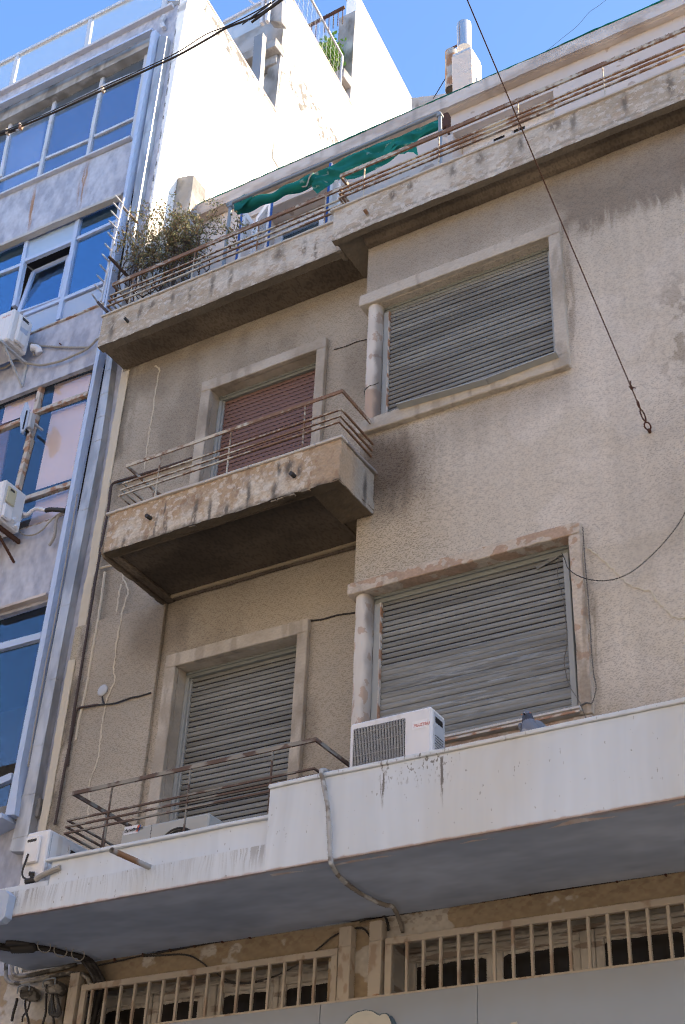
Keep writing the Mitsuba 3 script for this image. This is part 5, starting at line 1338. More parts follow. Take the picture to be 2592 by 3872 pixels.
AC1 = thing('air_conditioner', 'white air conditioner with a dark vertical fan grille on the parapet before the lower window', 'air conditioner')
a_ = [(0.328,-0.75,5.701),(0.947,-0.75,5.682)]
ax0, ax1, az1 = a_[0][0], a_[1][0], (a_[0][2] + a_[1][2]) / 2
ax1 -= .012
ac_unit(ax0, ax1, -.75, -.56, 5.08, az1, AC1, gx=(.05, .685))
tb = (0.804,-0.755,5.56)
put(AC1, 'badge', rbox(tb[0] - .008, tb[0] + .098, -.7525, -.7505, tb[2] - .014, tb[2] + .045, 0), M('white_pvc'))
put(AC1, 'lettering', text('FUJITSU', .0195, (tb[0] + .003, -.7535, tb[2] + .002), (1, 0, 0), (0, 0, 1), .001, True), M('red_print'))
put(AC1, 'side_panel', rbox(ax1 + .0005, ax1 + .006, -.72, -.575, 5.10, az1 - .03, .002), M('ac_grey'))
put(AC1, 'side_handle', rbox(ax1 + .0062, ax1 + .009, -.71, -.61, az1 - .10, az1 - .06, .001), M('black'))
put(AC1, 'side_label', cat_(*[rbox(ax1 + .0062, ax1 + .0072, -.71, -.60, 5.50 - .018 * i - .005, 5.50 - .018 * i + .002, 0) for i in range(14)]), M('rubber'), kind='stuff')
put(AC1, 'support_foot', cat_(rbox(ax0 + .08, ax0 + .14, -.74, -.57, 4.851, 5.079, .003), rbox(ax1 - .14, ax1 - .08, -.74, -.57, 4.851, 5.079, .003)), M('ac_grey'))

AC2 = thing('air_conditioner', 'long beige air conditioner lying behind the low parapet under a coiled black hose', 'air conditioner')
b_ = [(-1.466,-0.8,5.245),(-0.722,-0.8,5.226)]
ac_unit(b_[0][0], b_[1][0], -.80, -.45, 4.72 + .14, b_[0][2], AC2, fan=False)
scene[AC2 + '__casing'] = mikit.ply(rbox(b_[0][0], b_[1][0], -.80, -.45, 4.86, (b_[0][2] + b_[1][2]) / 2, .010), M('yellowed' if False else 'cream'))
t2 = (-1.44,-0.805,5.212)
put(AC2, 'badge', rbox(t2[0] - .004, t2[0] + .118, -.8015, -.8005, t2[2] - .018, t2[2] + .042, 0), M('white_pvc'))
put(AC2, 'lettering', text('dynatherm', .023, (t2[0], -.8027, t2[2]), (1, 0, 0), (0, 0, 1), .001, True), M('black'))
for i, m_ in enumerate(('red_print', 'orange_print', 'blue_print')):
    x_ = t2[0] + .100 + i * .010
    put(AC2, 'badge_stripe', xz([(x_, t2[2] - .010), (x_ + .009, t2[2] - .010), (x_ + .022, t2[2] + .036), (x_ + .013, t2[2] + .036)], -.8026, -.8016), M(m_))
put(AC2, 'panel_seam', rbox((-1.204,-0.8,5.195)[0] - .0015, (-1.204,-0.8,5.195)[0] + .0015, -.8015, -.8003, 4.87, b_[0][2] - .005, 0), M('black'))
Hc = thing('hose_coil', 'coil of black hose hanging in front of the long beige air conditioner', 'hose')
hc = (-0.917,-0.86,5.041)
scene[Hc] = mikit.ply(cat_(*[tube([(hc[0] + (.165 - .012 * k_) * math.cos(t), -.87 + .010 * k_, hc[2] - .075 + (.165 - .012 * k_) * math.sin(t)) for t in np.linspace(0, 2 * math.pi, 40)], .0075, 7, False) for k_ in range(5)]), M('rubber'), True)

AC3 = thing('air_conditioner', 'white air conditioner set endways on the far left ledge of the canopy', 'air conditioner')
c_ = [(-2.1,-1.06,5.22),(-1.894,-1.06,5.228),(-2.104,-1.06,4.839)]
cx0, cx1, cz1 = c_[0][0], c_[1][0], (c_[0][2] + c_[1][2]) / 2
scene[AC3 + '__casing'] = mikit.ply(rbox(cx0, cx1, -1.06, -.30, 4.829, cz1, .010), M('ac_paint'))
put(AC3, 'valve_cover', rbox(cx0 + .012, cx1 - .055, -1.085, -1.0605, cz1 - .24, cz1 - .04, .010), M('ac_paint'))
put(AC3, 'handle_recess', rbox(cx0 + .04, cx0 + .12, -1.0862, -1.0852, cz1 - .085, cz1 - .065, 0), M('rubber'))
put(AC3, 'data_label', rbox(cx0 + .06, cx0 + .16, -1.0612, -1.0603, cz1 - .37, cz1 - .31, 0), M('white_pvc'))
put(AC3, 'valve', cat_(tube([(-1.989,-1.09,4.904), (-1.959,-1.07,4.904)], .016, 8), tube([(-1.978,-1.08,4.911), (-1.967,-1.08,4.876)], .012, 8), tube([(-2.009,-1.09,4.85), (-1.938,-1.07,4.859)], .020, 8)), M('rubber'))
put(AC3, 'valve_cable', tube(spline([(-2.03,-1.09,5.051),(-2.044,-1.09,4.99),(-2.055,-1.09,4.937),(-2.046,-1.09,4.897),(-2.005,-1.09,4.868),(-1.921,-1.09,4.858)]), .007, 7), M('cable'))
put(AC3, 'pipe_lagging', tube(spline([(-1.909,-1.1,4.844), (-1.866,-1.1,4.863), (-1.763,-1.11,4.882), (-1.70, -1.10, 4.90)]), .020, 8), M('cable_grey'))
put(AC3, 'side_seam', rbox(cx1 + .0003, cx1 + .0015, -1.03, -1.024, 4.84, cz1 - .02, 0), M('ac_grey'))
put(AC3, 'fan_opening', rbox(cx1 + .0003, cx1 + .002, -.84, -.42, 4.95, cz1 - .06, 0), M('rubber'))
put(AC3, 'grille_bars', cat_(*[rbox(cx1 + .0022, cx1 + .008, -.85, -.41, z - .006, z + .006, 0) for z in np.arange(4.95, cz1 - .05, .042)], *[rbox(cx1 + .0082, cx1 + .012, y - .008, y + .008, 4.94, cz1 - .05, 0) for y in (-.84, -.70, -.56, -.42)]), M('ac_paint'), kind='stuff')

def hung_unit(k, corner_f, corner_b, zt, zb, x_left, bracket):
    """A unit hanging on the office wall; its right end and underside are what one sees."""
    x, yf, yb = corner_f[0], corner_f[1], corner_b[1]
    scene[k + '__casing'] = mikit.ply(rbox(x_left, x, yf, yb, zb, zt, .022), M('ac_paint'))
    return x, yf, yb

AC4 = thing('air_conditioner', 'white air conditioner on a wall bracket under the tilted window at the left edge', 'air conditioner')
q = (-4.849,0.02,12.412); qb = (-4.826,0.02,11.929)
x4, y4 = q[0], .02
yb4 = (-4.6,0.05,12.116)[1]
hung_unit(AC4, (x4, y4), (x4, .34), q[2], qb[2], x4 - .80, True)
put(AC4, 'valve_cover', rough(rbox(x4 + .001, x4 + .05, .09, .26, qb[2] + .02, q[2] - .05, .02), .05, .001), M('ac_paint'))
put(AC4, 'handle_recess', rbox(x4 + .0502, x4 + .053, .12, .22, q[2] - .13, q[2] - .09, 0), M('rubber'))
put(AC4, 'side_sticker', rbox(x4 + .0502, x4 + .0512, .12, .24, q[2] - .29, q[2] - .19, 0), M('panel_grey'))
t4 = (-5.022,0.018,12.309)
put(AC4, 'lettering', text('FUJITSU', .022, (t4[0], .0185, t4[2]), (1, 0, 0), (0, 0, 1), .001), M('red_print'))
put(AC4, 'fan_opening', rbox(x4 - .74, x4 - .25, .0165, .0195, qb[2] + .05, q[2] - .06, 0), M('ac_slat'))
put(AC4, 'bracket', cat_(bar((x4 - .08, .44, qb[2] - .02), (x4 - .08, -.02, qb[2] - .02), .035, .035), bar((x4 - .08, .44, qb[2] - .02), (x4 - .08, .44, qb[2] - .36), .035, .02, (0, 1, 0)), bar((x4 - .08, .43, qb[2] - .34), (x4 - .08, .06, qb[2] - .04), .022, .022, (1, 0, 0))), M('ac_grey'))
put(AC4, 'pipe_wrap', tube(spline([(x4 + .02, .36, qb[2] + .13), (x4 + .08, .40, qb[2] + .12), (x4 + .10, .43, qb[2] + .06)]), .045, 10), M('white_pvc'))
put(AC4, 'cable', tube(spline([(x4 + .05, .40, qb[2] + .04)] + [(-4.942,0.425,12.218),(-4.752,0.425,12.106),(-4.446,0.425,11.958),(-4.177,0.425,11.839),(-3.982,0.425,11.761)]), .013, 8), M('cable_grey'))
put(AC4, 'drain_hose', tube(spline([(-5.394,0.4,11.982),(-5.232,0.4,11.955),(-5.113,0.4,11.997),(-5.037,0.4,11.972),(-4.866,0.4,11.864),(-4.654,0.4,11.752),(-4.497,0.4,11.713),(-4.345,0.4,11.689),(-4.188,0.4,11.693),(-4.034,0.4,11.703),(-3.933,0.4,11.736),(-3.849,0.4,11.8),(-3.79,0.4,11.8)]), .014, 8), M('cable_grey'))
put(AC4, 'hook', tube([(-4.482,0.45,12.051), (-4.392,0.4,11.947)], .007, 6), M('rust_dark'))

AC5 = thing('air_conditioner', 'white air conditioner with a yellowed valve cover below the floodlight at the left edge', 'air conditioner')
q = (-4.359,0.02,9.808); qb = (-4.354,0.02,9.345)
x5 = q[0]
scene[AC5 + '__casing'] = mikit.ply(rbox(x5 - .78, x5, .02, .34, qb[2] - .02, q[2], .016), M('ac_paint'))
put(AC5, 'valve_cover', rbox(x5 + .0005, x5 + .018, .06, .19, q[2] - .26, q[2] - .06, .008), M('yellowed'))
put(AC5, 'handle_recess', rbox(x5 + .0182, x5 + .020, .09, .15, q[2] - .11, q[2] - .085, 0), M('rubber'))
put(AC5, 'valve_cap', rbox(x5 + .0005, x5 + .040, .04, .17, qb[2] + .0, qb[2] + .17, .016), M('white_pvc'))
put(AC5, 'bracket', cat_(bar((x5 - .08, .44, qb[2] - .045), (x5 - .08, .0, qb[2] - .045), .03, .045), bar((x5 - .08, .43, qb[2] - .30), (x5 - .08, .06, qb[2] - .07), .022, .022, (1, 0, 0))), M('rust_dark'))
put(AC5, 'lagged_pipe', tube(spline([(x5 + .02, .20, qb[2] + .04)] + [(-4.438,0.36,9.615),(-4.348,0.36,9.57),(-4.302,0.36,9.566),(-4.262,0.36,9.59),(-4.195,0.36,9.595),(-4.063,0.36,9.526)]), .020, 8), M('white_pvc'))
put(AC5, 'lagged_pipe', tube(spline([(x5 + .02, .26, qb[2] + .0)] + [(-4.421,0.38,9.564),(-4.353,0.38,9.563),(-4.299,0.38,9.578)]), .018, 8), M('white_pvc'))
put(AC5, 'black_lagging', tube(spline([(-4.063,0.36,9.526),(-4,0.36,9.519),(-3.881,0.36,9.476),(-3.791,0.36,9.439)]), .024, 8), M('rubber'))
put(AC5, 'drain_hose', tube(spline([(-4.563,0.4,9.605),(-4.472,0.4,9.46),(-4.355,0.4,9.345),(-4.221,0.4,9.299),(-4.104,0.4,9.325),(-4.03,0.4,9.395),(-3.932,0.4,9.458),(-3.84,0.4,9.465)]), .008, 7), M('cable_grey'))
put(AC5, 'cut_hose', tube(spline([(-3.845,0.4,9.461),(-3.908,0.4,9.445),(-3.932,0.4,9.374),(-3.916,0.4,9.246),(-3.925,0.4,9.157),(-3.962,0.4,9.093)]), .016, 8), M('cable_grey'))
put(AC5, 'drain_hose', tube(spline([(-4.572,0.41,9.603),(-4.56,0.41,9.504),(-4.56,0.41,9.409),(-4.625,0.41,9.393),(-4.747,0.41,9.419)]), .008, 7), M('cable_grey'))

# floodlight on the office frame
Fd = thing('floodlight', 'grey floodlight turned sideways on the rusty office window frame', 'floodlight')
l0 = [np.array(p) for p in [(-4.594,0.25,11.076),(-4.517,0.25,10.946),(-4.508,0.25,10.698),(-4.567,0.25,10.644),(-4.628,0.25,10.882)]]
n_ = np.array([.055, .03, 0])
scene[Fd + '__lamp_head'] = mikit.ply(trimesh.convex.convex_hull(np.array([l0[0], l0[0] + n_ * .4, l0[1] + n_ * .2, l0[2] + n_ * .2, l0[3], l0[3] + n_ * .3, l0[4]] + [p + [0, .05, 0] for p in (l0[0], l0[4], l0[3])])), M('panel_grey'))
l1 = (-4.497,0.3,10.799)
put(Fd, 'driver_box', rbox(l1[0] - .035, l1[0] + .035, .26, .33, l1[2] - .10, l1[2] + .10, .006), M('ac_grey'))
put(Fd, 'black_gasket', rbox(l1[0] - .048, l1[0] - .036, .24, .34, l1[2] - .12, l1[2] + .14, .003), M('black'))
put(Fd, 'bracket', cat_(tube([(-4.498,0.3,10.694), (-4.636,0.46,10.835)], .015, 8), tube(spline([(-4.539,0.27,10.969), (-4.486,0.27,10.902), (-4.563,0.3,10.853)]), .006, 6), rbox(l1[0] + .0, l1[0] + .03, .30, .475, l1[2] - .012, l1[2] + .012, .003)), M('ac_grey'))

# pigeon on the parapet
Pg = thing('pigeon', 'slate blue pigeon puffed up on the white parapet below the window', 'pigeon')
pb = (1.727,-1.02,5.271)
ph = (1.697,-1.02,5.352)
Zp = 5.168
def ell(c, r, n=3):
    m = trimesh.creation.icosphere(subdivisions=n)
    m.apply_scale(r)
    m.apply_translation(c)
    return m
import manifold3d as mf
def hull_chain(balls):
    out = None
    for (c0, r0), (c1, r1) in balls:
        s0 = mf.Manifold.sphere(r0, 28).translate(list(map(float, c0)))
        s1 = mf.Manifold.sphere(r1, 28).translate(list(map(float, c1)))
        h = mf.Manifold.batch_hull([s0, s1])
        out = h if out is None else out + h
    m = out.refine_to_length(.008).to_mesh()
    t = trimesh.Trimesh(m.vert_properties[:, :3], m.tri_verts)
    return trimesh.smoothing.filter_taubin(t, iterations=14)
c0 = np.array([pb[0], -.99, Zp + .075])
hd = np.array([ph[0] + .004, -1.000, ph[2] - .010])
body = hull_chain([((c0 + [-.004, -.010, -.014], .057), (c0 + [.018, .040, .000], .048)), ((c0 + [-.006, -.012, .004], .052), (hd + [.004, .008, -.045], .036)), ((c0 + [.018, .04, 0], .042), (c0 + [.045, .12, -.03], .016)), ((hd + [.004, .008, -.045], .034), (hd + [0, 0, 0], .028))])
nb = body.vertices[:, 2]
scene[Pg + '__body'] = mikit.ply(body, M('pigeon_blue'), True)
put(Pg, 'neck_feathers', trimesh.smoothing.filter_taubin(hull_chain([((hd + [.004, .006, -.040], .0375), (hd + [.001, .002, -.004], .0296))]), iterations=4), M('pigeon_dark'), True)
put(Pg, 'breast', ell(c0 + [-.012, -.030, -.024], (.042, .036, .042)), M('pigeon_belly'), True)
w_ = ell((0, 0, 0), (.016, .085, .038))
w_.apply_transform(trimesh.transformations.rotation_matrix(math.radians(-20), [1, 0, 0]))
w_.apply_transform(trimesh.transformations.rotation_matrix(math.radians(-16), [0, 0, 1]))
w1_ = w_.copy(); w1_.apply_translation(c0 + [.056, .040, .006])
put(Pg, 'wing', w1_, M('pigeon_blue'), True)
w2_ = w_.copy(); w2_.apply_translation(c0 + [-.046, .030, .004])
put(Pg, 'wing', w2_, M('pigeon_blue'), True)
for dz in (-.012, .010):
    b_m = ell((0, 0, 0), (.0175, .020, .010)); b_m.apply_translation(c0 + [.0565, .055, dz - .006])
    put(Pg, 'wing_bar', b_m, M('pigeon_dark'), True)
bk = trimesh.creation.cone(radius=.006, height=.022, sections=10)
bk.apply_transform(trimesh.transformations.rotation_matrix(math.radians(105), [1, 0, 0]))
bk.apply_translation(hd + [-.004, -.032, -.006])
put(Pg, 'beak', bk, M('black'))
put(Pg, 'cere', ell(hd + [-.004, -.031, .000], (.005, .005, .004), 2), M('pigeon_belly'), True)
for s in (-1, 1):
    put(Pg, 'eye', ell(hd + [.0262 * s - .001, -.012, .005], (.0035, .0035, .0035), 2), M('orange_print'), True)
    put(Pg, 'foot', cat_(tube([c0 + [.016 * s - .004, .0, -.045], [c0[0] + .018 * s - .004, -.99, Zp + .004]], .003, 6), *[tube([[c0[0] + .018 * s - .004, -.99, Zp + .004], [c0[0] + .018 * s - .004 + dx, -.99 + dy, Zp + .003]], .0028, 6) for dx, dy in ((-.012, -.022), (.0, -.026), (.012, -.022), (0, .014))]), M('terracotta'))

# green awning on its pipe frame
Af = thing('pipe_stand', 'blue-grey pipe stand on the roof terrace carrying the torn green awning', 'stand')
ya = .30
eL, eR = np.array((-2.112,0.3,13.01)), np.array((0.456,0.3,12.967))
zL = (eL[2] + eR[2]) / 2
scene[Af + '__top_pipe'] = mikit.ply(tube(spline([(eL[0], ya, zL - .10), (eL[0], ya, zL - .03), (eL[0] + .03, ya, zL), (eL[0] + .12, ya, zL), (0, ya, zL), (eR[0] - .12, ya, zL), (eR[0] - .03, ya, zL), (eR[0], ya, zL - .03), (eR[0], ya, zL - .10)]), .021, 10), M('awning_pipe'), True)
put(Af, 'upright', tube([(eL[0], ya, zL - .09), (eL[0] + .01, ya, 11.29)], .0205, 10), M('awning_pipe'), True)
put(Af, 'upright', tube([(eR[0], ya, zL - .09), (eR[0] + .01, ya, 11.29)], .0205, 10), M('awning_pipe'), True)
put(Af, 'clamp', cat_(rbox(eL[0] - .03, eL[0] + .03, ya - .03, ya + .03, zL - .075, zL - .045, .004), rbox(eR[0] - .03, eR[0] + .03, ya - .03, ya + .03, zL - .075, zL - .045, .004)), M('awning_pipe'))
rl = (0.255,0.8,13.517)
put(Af, 'roller_bracket', rough(cat_(rbox(rl[0] - .03, rl[0] + .05, .78, .86, rl[2] - .12, rl[2] + .10, .01), tube([(rl[0] + .02, .8, rl[2] - .02), (rl[0] + .05, .8, rl[2] - .24)], .014, 7)), .02, .004), M('rust_dark'))
Aw = thing('awning', 'torn dark green cloth awning sagging below the roof cornice', 'awning')
from scipy.spatial import Delaunay
def cloth(outline, y0, seed, amp=1.0, step=.022):
    """A sheet of cloth with a torn outline: points filled in, pushed into slanting folds, triangulated."""
    P_ = np.array(outline)
    edge = np.vstack([lerp(P_[i], P_[(i + 1) % len(P_)], t) for i in range(len(P_)) for t in (0, .25, .5, .75)])[:, [0, 2]]
    edge = edge + (meshkit.noise(np.c_[edge * 40, edge[:, :1] * 0], seed)[:, None] - .5) * .008
    poly = sg.Polygon(edge).buffer(0)
    x0, z0, x1, z1 = poly.bounds
    gx, gz = np.meshgrid(np.arange(x0, x1, step), np.arange(z0, z1, step))
    g = np.c_[gx.ravel(), gz.ravel()]
    g = g[shapely.contains_xy(poly.buffer(-.006), g[:, 0], g[:, 1])]
    q = np.vstack([edge, g])
    tri = Delaunay(q).simplices
    cen = q[tri].mean(1)
    tri = tri[shapely.contains_xy(poly, cen[:, 0], cen[:, 1])]
    x, z = q[:, 0], q[:, 1]
    n1 = meshkit.fbm(np.c_[x * 3, z * 3, x * 0], 3, seed) - .5
    inner = np.clip(np.array([poly.exterior.distance(sg.Point(a_)) for a_ in q]) / .06, 0, 1)
    y = y0 + amp * (.05 * n1 + inner * (.026 * np.sin(30 * (x * .55 + z) + 12 * n1) + .012 * np.sin(66 * (x * .4 + z) + 24 * n1)))
    return trimesh.Trimesh(np.c_[x, y, z], tri, process=False)
scene[Aw + '__cloth'] = mikit.ply(cloth([(-1.141,0.44,13.06),(-1.095,0.44,13.089),(-0.936,0.44,13.082)] + [(-0.769,0.44,13.12),(-0.645,0.44,13.126),(-0.484,0.44,13.112),(-0.362,0.44,13.123),(-0.149,0.44,13.089),(0.084,0.44,13.099),(0.25,0.44,13.082),(0.373,0.44,13.084),(0.374,0.44,12.962),(0.309,0.44,12.973),(0.227,0.44,12.968),(0.157,0.44,12.938),(0.113,0.44,12.885),(0.114,0.44,12.809),(0.122,0.44,12.724),(0.136,0.44,12.657),(0.107,0.44,12.686),(0.077,0.44,12.733),(0.018,0.44,12.79),(-0.029,0.44,12.781),(-0.095,0.44,12.811),(-0.148,0.44,12.774),(-0.218,0.44,12.743),(-0.349,0.44,12.714),(-0.469,0.44,12.702),(-0.615,0.44,12.711),(-0.702,0.44,12.739),(-0.749,0.44,12.822)] + [(-0.776,0.44,12.79),(-0.861,0.44,12.836),(-0.88,0.44,12.8),(-0.992,0.44,12.769),(-1.084,0.44,12.739),(-1.12,0.44,12.804),(-1.155,0.44,12.888)], .44, 3), M('awning'), True)
put(Aw, 'loose_end', cloth([(-2.165,0.4,13.155),(-2.032,0.4,13.185),(-1.912,0.4,13.158),(-1.791,0.4,13.161),(-1.569,0.4,13.141),(-1.579,0.4,13.125),(-1.776,0.4,13.126),(-1.889,0.4,13.092),(-1.971,0.4,13.05),(-2.048,0.4,12.969),(-2.133,0.4,12.959)], .40, 8, .5), M('awning'), True)
rp0, rp1 = np.array((-2.177,0.5,13.116)), np.array((-1.129,0.46,13.014))
rt = np.linspace(0, 1, 40)
roll = rp0 + (rp1 - rp0) * rt[:, None]
roll[:, 2] -= .02 * np.sin(rt * math.pi) - .006 * np.sin(rt * 23)
roll[:, 1] += .012 * np.sin(rt * 17)
put(Aw, 'rolled_cloth', tube(roll, .058 + .010 * np.sin(rt * 9) - .030 * (rt < .04), 14), M('awning'), True)
put(Aw, 'torn_flap', cloth([(-0.264,0.36,12.807),(-0.202,0.36,12.893),(-0.109,0.36,12.977),(-0.081,0.36,12.914),(-0.15,0.36,12.825),(-0.053,0.36,12.863),(0.001,0.36,12.987),(-0.012,0.36,12.887),(-0.105,0.36,12.799),(-0.198,0.36,12.755)], .36, 5, .3), M('awning'), True)
put(Aw, 'hem_cord', tube(spline([(-1.118,0.38,13.021),(-1.151,0.38,12.966),(-1.167,0.38,12.882),(-1.186,0.38,12.845),(-1.235,0.38,12.862)]), .008, 6), M('cable_grey'))
put(Aw, 'roller', tube([(-2.254,0.6,13.21), (0.291,0.6,13.19)], .035, 10), M('awning'), True)

# shrub in a trough on the roof terrace
Sh = thing('shrub', 'straggly half-dry shrub spilling over the rails of the roof terrace', 'shrub')
cx_ = (-2.898,0.42,12.189)
tr0, tr1 = (-3.465,0.42,12.608)[0], (-2.417,0.42,12.119)[0]
Tg = thing('planter', 'long grey planter trough behind the roof terrace rails, under the shrub', 'planter')
scene[Tg + '__trough'] = mikit.ply(rough(rbox(tr0, tr1, .22, .60, 11.29, 11.60, .012), .05, .002), M('grey_old'))
put(Tg, 'soil', rough(rbox(tr0 + .02, tr1 - .02, .24, .58, 11.601, 11.625, .006), .04, .01), M('bark'))
r2 = np.random.default_rng(11)
zr_ = lambda q: PT
crown_lo, crown_hi = (-3.673,0.4,13.175), (-2.368,0.4,13.095)
ztop_ = (-3.178,0.4,13.682)[2]
x_lo, x_hi = crown_lo[0], crown_hi[0]
twigs, leaves = [], {'leaf_green': [], 'leaf_olive': [], 'leaf_brown': []}
def leafcard(p, d, s):
    """A small folded leaf of two faces a side."""
    d = d / np.linalg.norm(d)
    a = np.cross(d, r2.normal(size=3)); a /= np.linalg.norm(a)
    b = np.cross(d, a)
    w = s * .28
    return np.array([p, p + d * s * .5 + a * w + b * w * .4, p + d * s, p + d * s * .5 - a * w + b * w * .4])
CROWN_C, CROWN_R = np.array([-3.04, .36, 13.02]), np.array([.74, .46, .70])
def grow(p, d, L, r, depth):
    n = 5
    pts = [p]
    for i in range(n):
        e_ = (pts[-1] - CROWN_C) / CROWN_R
        d = d + r2.normal(size=3) * .20 + np.array([0, 0, .03]) - (e_ * max(0, np.linalg.norm(e_) - .72) * 1.6 if pts[-1][2] > 12.3 else np.array([e_[0] * (.12 + max(0, abs(e_[0]) - .6) * 2), e_[1] * (.12 + max(0, abs(e_[1]) - .6) * 2), -.12]))
        d /= np.linalg.norm(d)
        pts.append(pts[-1] + d * L / n)
    twigs.append(tube(np.array(pts), np.linspace(r, r * .62, n + 1), 5 if r < .006 else 7, False))
    if depth == 0:
        for i in range(12):
            q = pts[r2.integers(1, n + 1)] + r2.normal(size=3) * .012
            k_ = r2.choice(['leaf_green', 'leaf_olive', 'leaf_brown'], p=[.42, .33, .25])
            leaves[k_].append(leafcard(q, r2.normal(size=3) + d * .6, .020 + .018 * r2.random()))
        return
    for i in range(r2.integers(2, 4) if depth > 1 else 3):
        nd = d + r2.normal(size=3) * .52 + np.array([.03, -.02, .06])
        nd /= np.linalg.norm(nd)
        grow(pts[r2.integers(3, n + 1)], nd, L * (.60 + .2 * r2.random()), r * .56, depth - 1)
for bx, by, lean_ in ((.0, .40, (-.35, -.1, .9)), (.05, .42, (.3, -.05, .95)), (-.12, .38, (-.6, -.05, .85)), (.08, .40, (.6, -.1, .85)), (-.05, .44, (-.1, .0, 1.0)), (.12, .36, (.4, -.15, .9)), (-.35, .40, (-.35, -.1, .95)), (-.38, .42, (.1, .05, 1.0)), (-.3, .36, (-.55, -.1, .85)), (.28, .40, (.35, 0, .95)), (-.42, .40, (-.15, .1, 1.0)), (.3, .38, (.7, -.1, .75))):
    v = np.array(lean_, float) + r2.normal(size=3) * .06
    grow(np.array([cx_[0] + bx, by, 11.62]), v / np.linalg.norm(v), .66 + .14 * r2.random(), .012, 4)
put(Sh, 'branches', cat_(*twigs), M('bark'), True)
for k_, L_ in leaves.items():
    V = np.concatenate(L_)
    n = len(L_)
    F = np.array([[0, 1, 2], [0, 2, 3]])[None] + 4 * np.arange(n)[:, None, None]
    put(Sh, 'leaves', trimesh.Trimesh(V, F.reshape(-1, 3), process=False), M(k_), kind='stuff')
# a thin climbing plant by the left upright of the awning frame
Cl = thing('climbing_plant', 'thin sprig of leaves climbing beside the left awning upright', 'plant')
twigs, leaves = [], {'leaf_green': [], 'leaf_olive': [], 'leaf_brown': []}
for (a, b) in (((-1.937,0.22,12.399), (-1.932,0.22,12.564)), ((-1.987,0.22,12.158), (-1.91,0.22,12.246)), ((-1.937,0.22,12.399), (-1.761,0.22,12.362)), ((-2.03,0.22,12.356), (-2.082,0.22,12.536))):
    a, b = np.array(a), np.array(b)
    twigs.append(tube(spline([a, lerp(a, b, .5) + r2.normal(size=3) * .02, b]), .004, 5))
    for i in range(34):
        q = lerp(a, b, r2.random() ** .6) + r2.normal(size=3) * .035
        leaves[r2.choice(['leaf_green', 'leaf_olive', 'leaf_brown'])].append(leafcard(q, r2.normal(size=3), .03 + .02 * r2.random()))
put(Cl, 'stems', cat_(*twigs), M('bark'), True)
for k_, L_ in leaves.items():
    V = np.concatenate(L_); n = len(L_)
    F = np.array([[0, 1, 2], [0, 2, 3]])[None] + 4 * np.arange(n)[:, None, None]
    put(Cl, 'leaves', trimesh.Trimesh(V, F.reshape(-1, 3), process=False), M(k_), kind='stuff')
# green plant on the stepped terrace
Tp = thing('potted_plant', 'bright green bush behind the wire mesh high on the white side wall', 'plant')
t0_ = [np.array(p) for p in [(-4.222,5.032,22.714),(-4.217,4.986,22.454),(-4.235,5.175,22.757),(-4.233,5.154,22.492),(-4.238,5.213,22.397),(-4.245,5.292,22.833),(-4.239,5.219,22.914)]]
L_, tw = [], []
base = t0_[4] + [0, .1, -.75]
for c in t0_:
    tw.append(tube(spline([base, lerp(base, c, .5) + [0, .03, 0], c]), .012, 5))
    for i in range(90):
        L_.append(leafcard(c + r2.normal(size=3) * [.09, .10, .13], r2.normal(size=3), .07 + .06 * r2.random()))
put(Tp, 'stems', cat_(*tw), M('bark'), True)
V = np.concatenate(L_)
put(Tp, 'leaves', trimesh.Trimesh(V, (np.array([[0, 1, 2], [0, 2, 3]])[None] + 4 * np.arange(len(L_))[:, None, None]).reshape(-1, 3), process=False), M('leaf_fresh'), kind='stuff')
put(Tp, 'pot', lathe([(0, 0), (.16, 0), (.20, .34), (.18, .34), (.14, .30), (0, .30)], (base[0], base[1], base[2] - .30), n=20), M('terracotta'), 40)

# spiked fan barring the left end of the roof terrace
Sp = thing('spiked_barrier', 'fan of steel spikes barring the left end of the roof balcony', 'barrier')
sp0, sp1 = np.array((-3.384,-0.1,11.739)), np.array((-3.651,0.2,13.78))
mid_ = [(-3.487,0,11.871),(-3.487,0,12.099),(-3.477,0,12.363),(-3.471,0,12.616),(-3.466,0,12.873),(-3.459,0,13.078),(-3.452,0,13.286),(-3.445,0,13.477)]
scene[Sp + '__spine'] = mikit.ply(tube(mid_, .012, 7), M('old_white_metal'), True)
tips = [(-3.485,-0.16,11.855),(-3.479,-0.16,11.995),(-3.471,-0.16,12.133),(-3.459,-0.16,12.288),(-3.454,-0.16,12.444),(-3.448,-0.16,12.609),(-3.441,-0.16,12.783),(-3.452,-0.16,12.971),(-3.445,-0.16,13.119),(-3.434,-0.16,13.244),(-3.427,-0.16,13.366)]
roots = [(-3.537,0,11.89),(-3.495,0,12.014),(-3.488,0,12.156),(-3.483,0,12.306),(-3.479,0,12.469),(-3.475,0,12.636),(-3.463,0,12.806),(-3.46,0,12.983),(-3.46,0,13.132),(-3.454,0,13.267),(-3.443,0,13.382)]
for a, b in zip(tips, roots):
    a, b = np.array(a), np.array(b)
    d = (a - b) / np.linalg.norm(a - b)
    put(Sp, 'spike', tube([b, lerp(b, a, .82), a], [.010, .010, .001], 7), M('old_white_metal'))
put(Sp, 'strut', tube([(-3.537,0,11.89), (-3.381,0.02,11.685)], .016, 8), M('pipe_brown'))
put(Sp, 'strut', tube([(-3.449,-0.05,12.495), (-3.399,0.3,12.418)], .019, 8), M('pipe_brown'))
put(Sp, 'strut', tube([(-3.518,0.05,13.446), (-3.555,0.4,13.494)], .016, 8), M('rusty'))
put(Sp, 'spike', tube([(-3.468,0.15,13.263), (-3.471,0.15,13.508)], [.012, .004], 7), M('old_white_metal'))

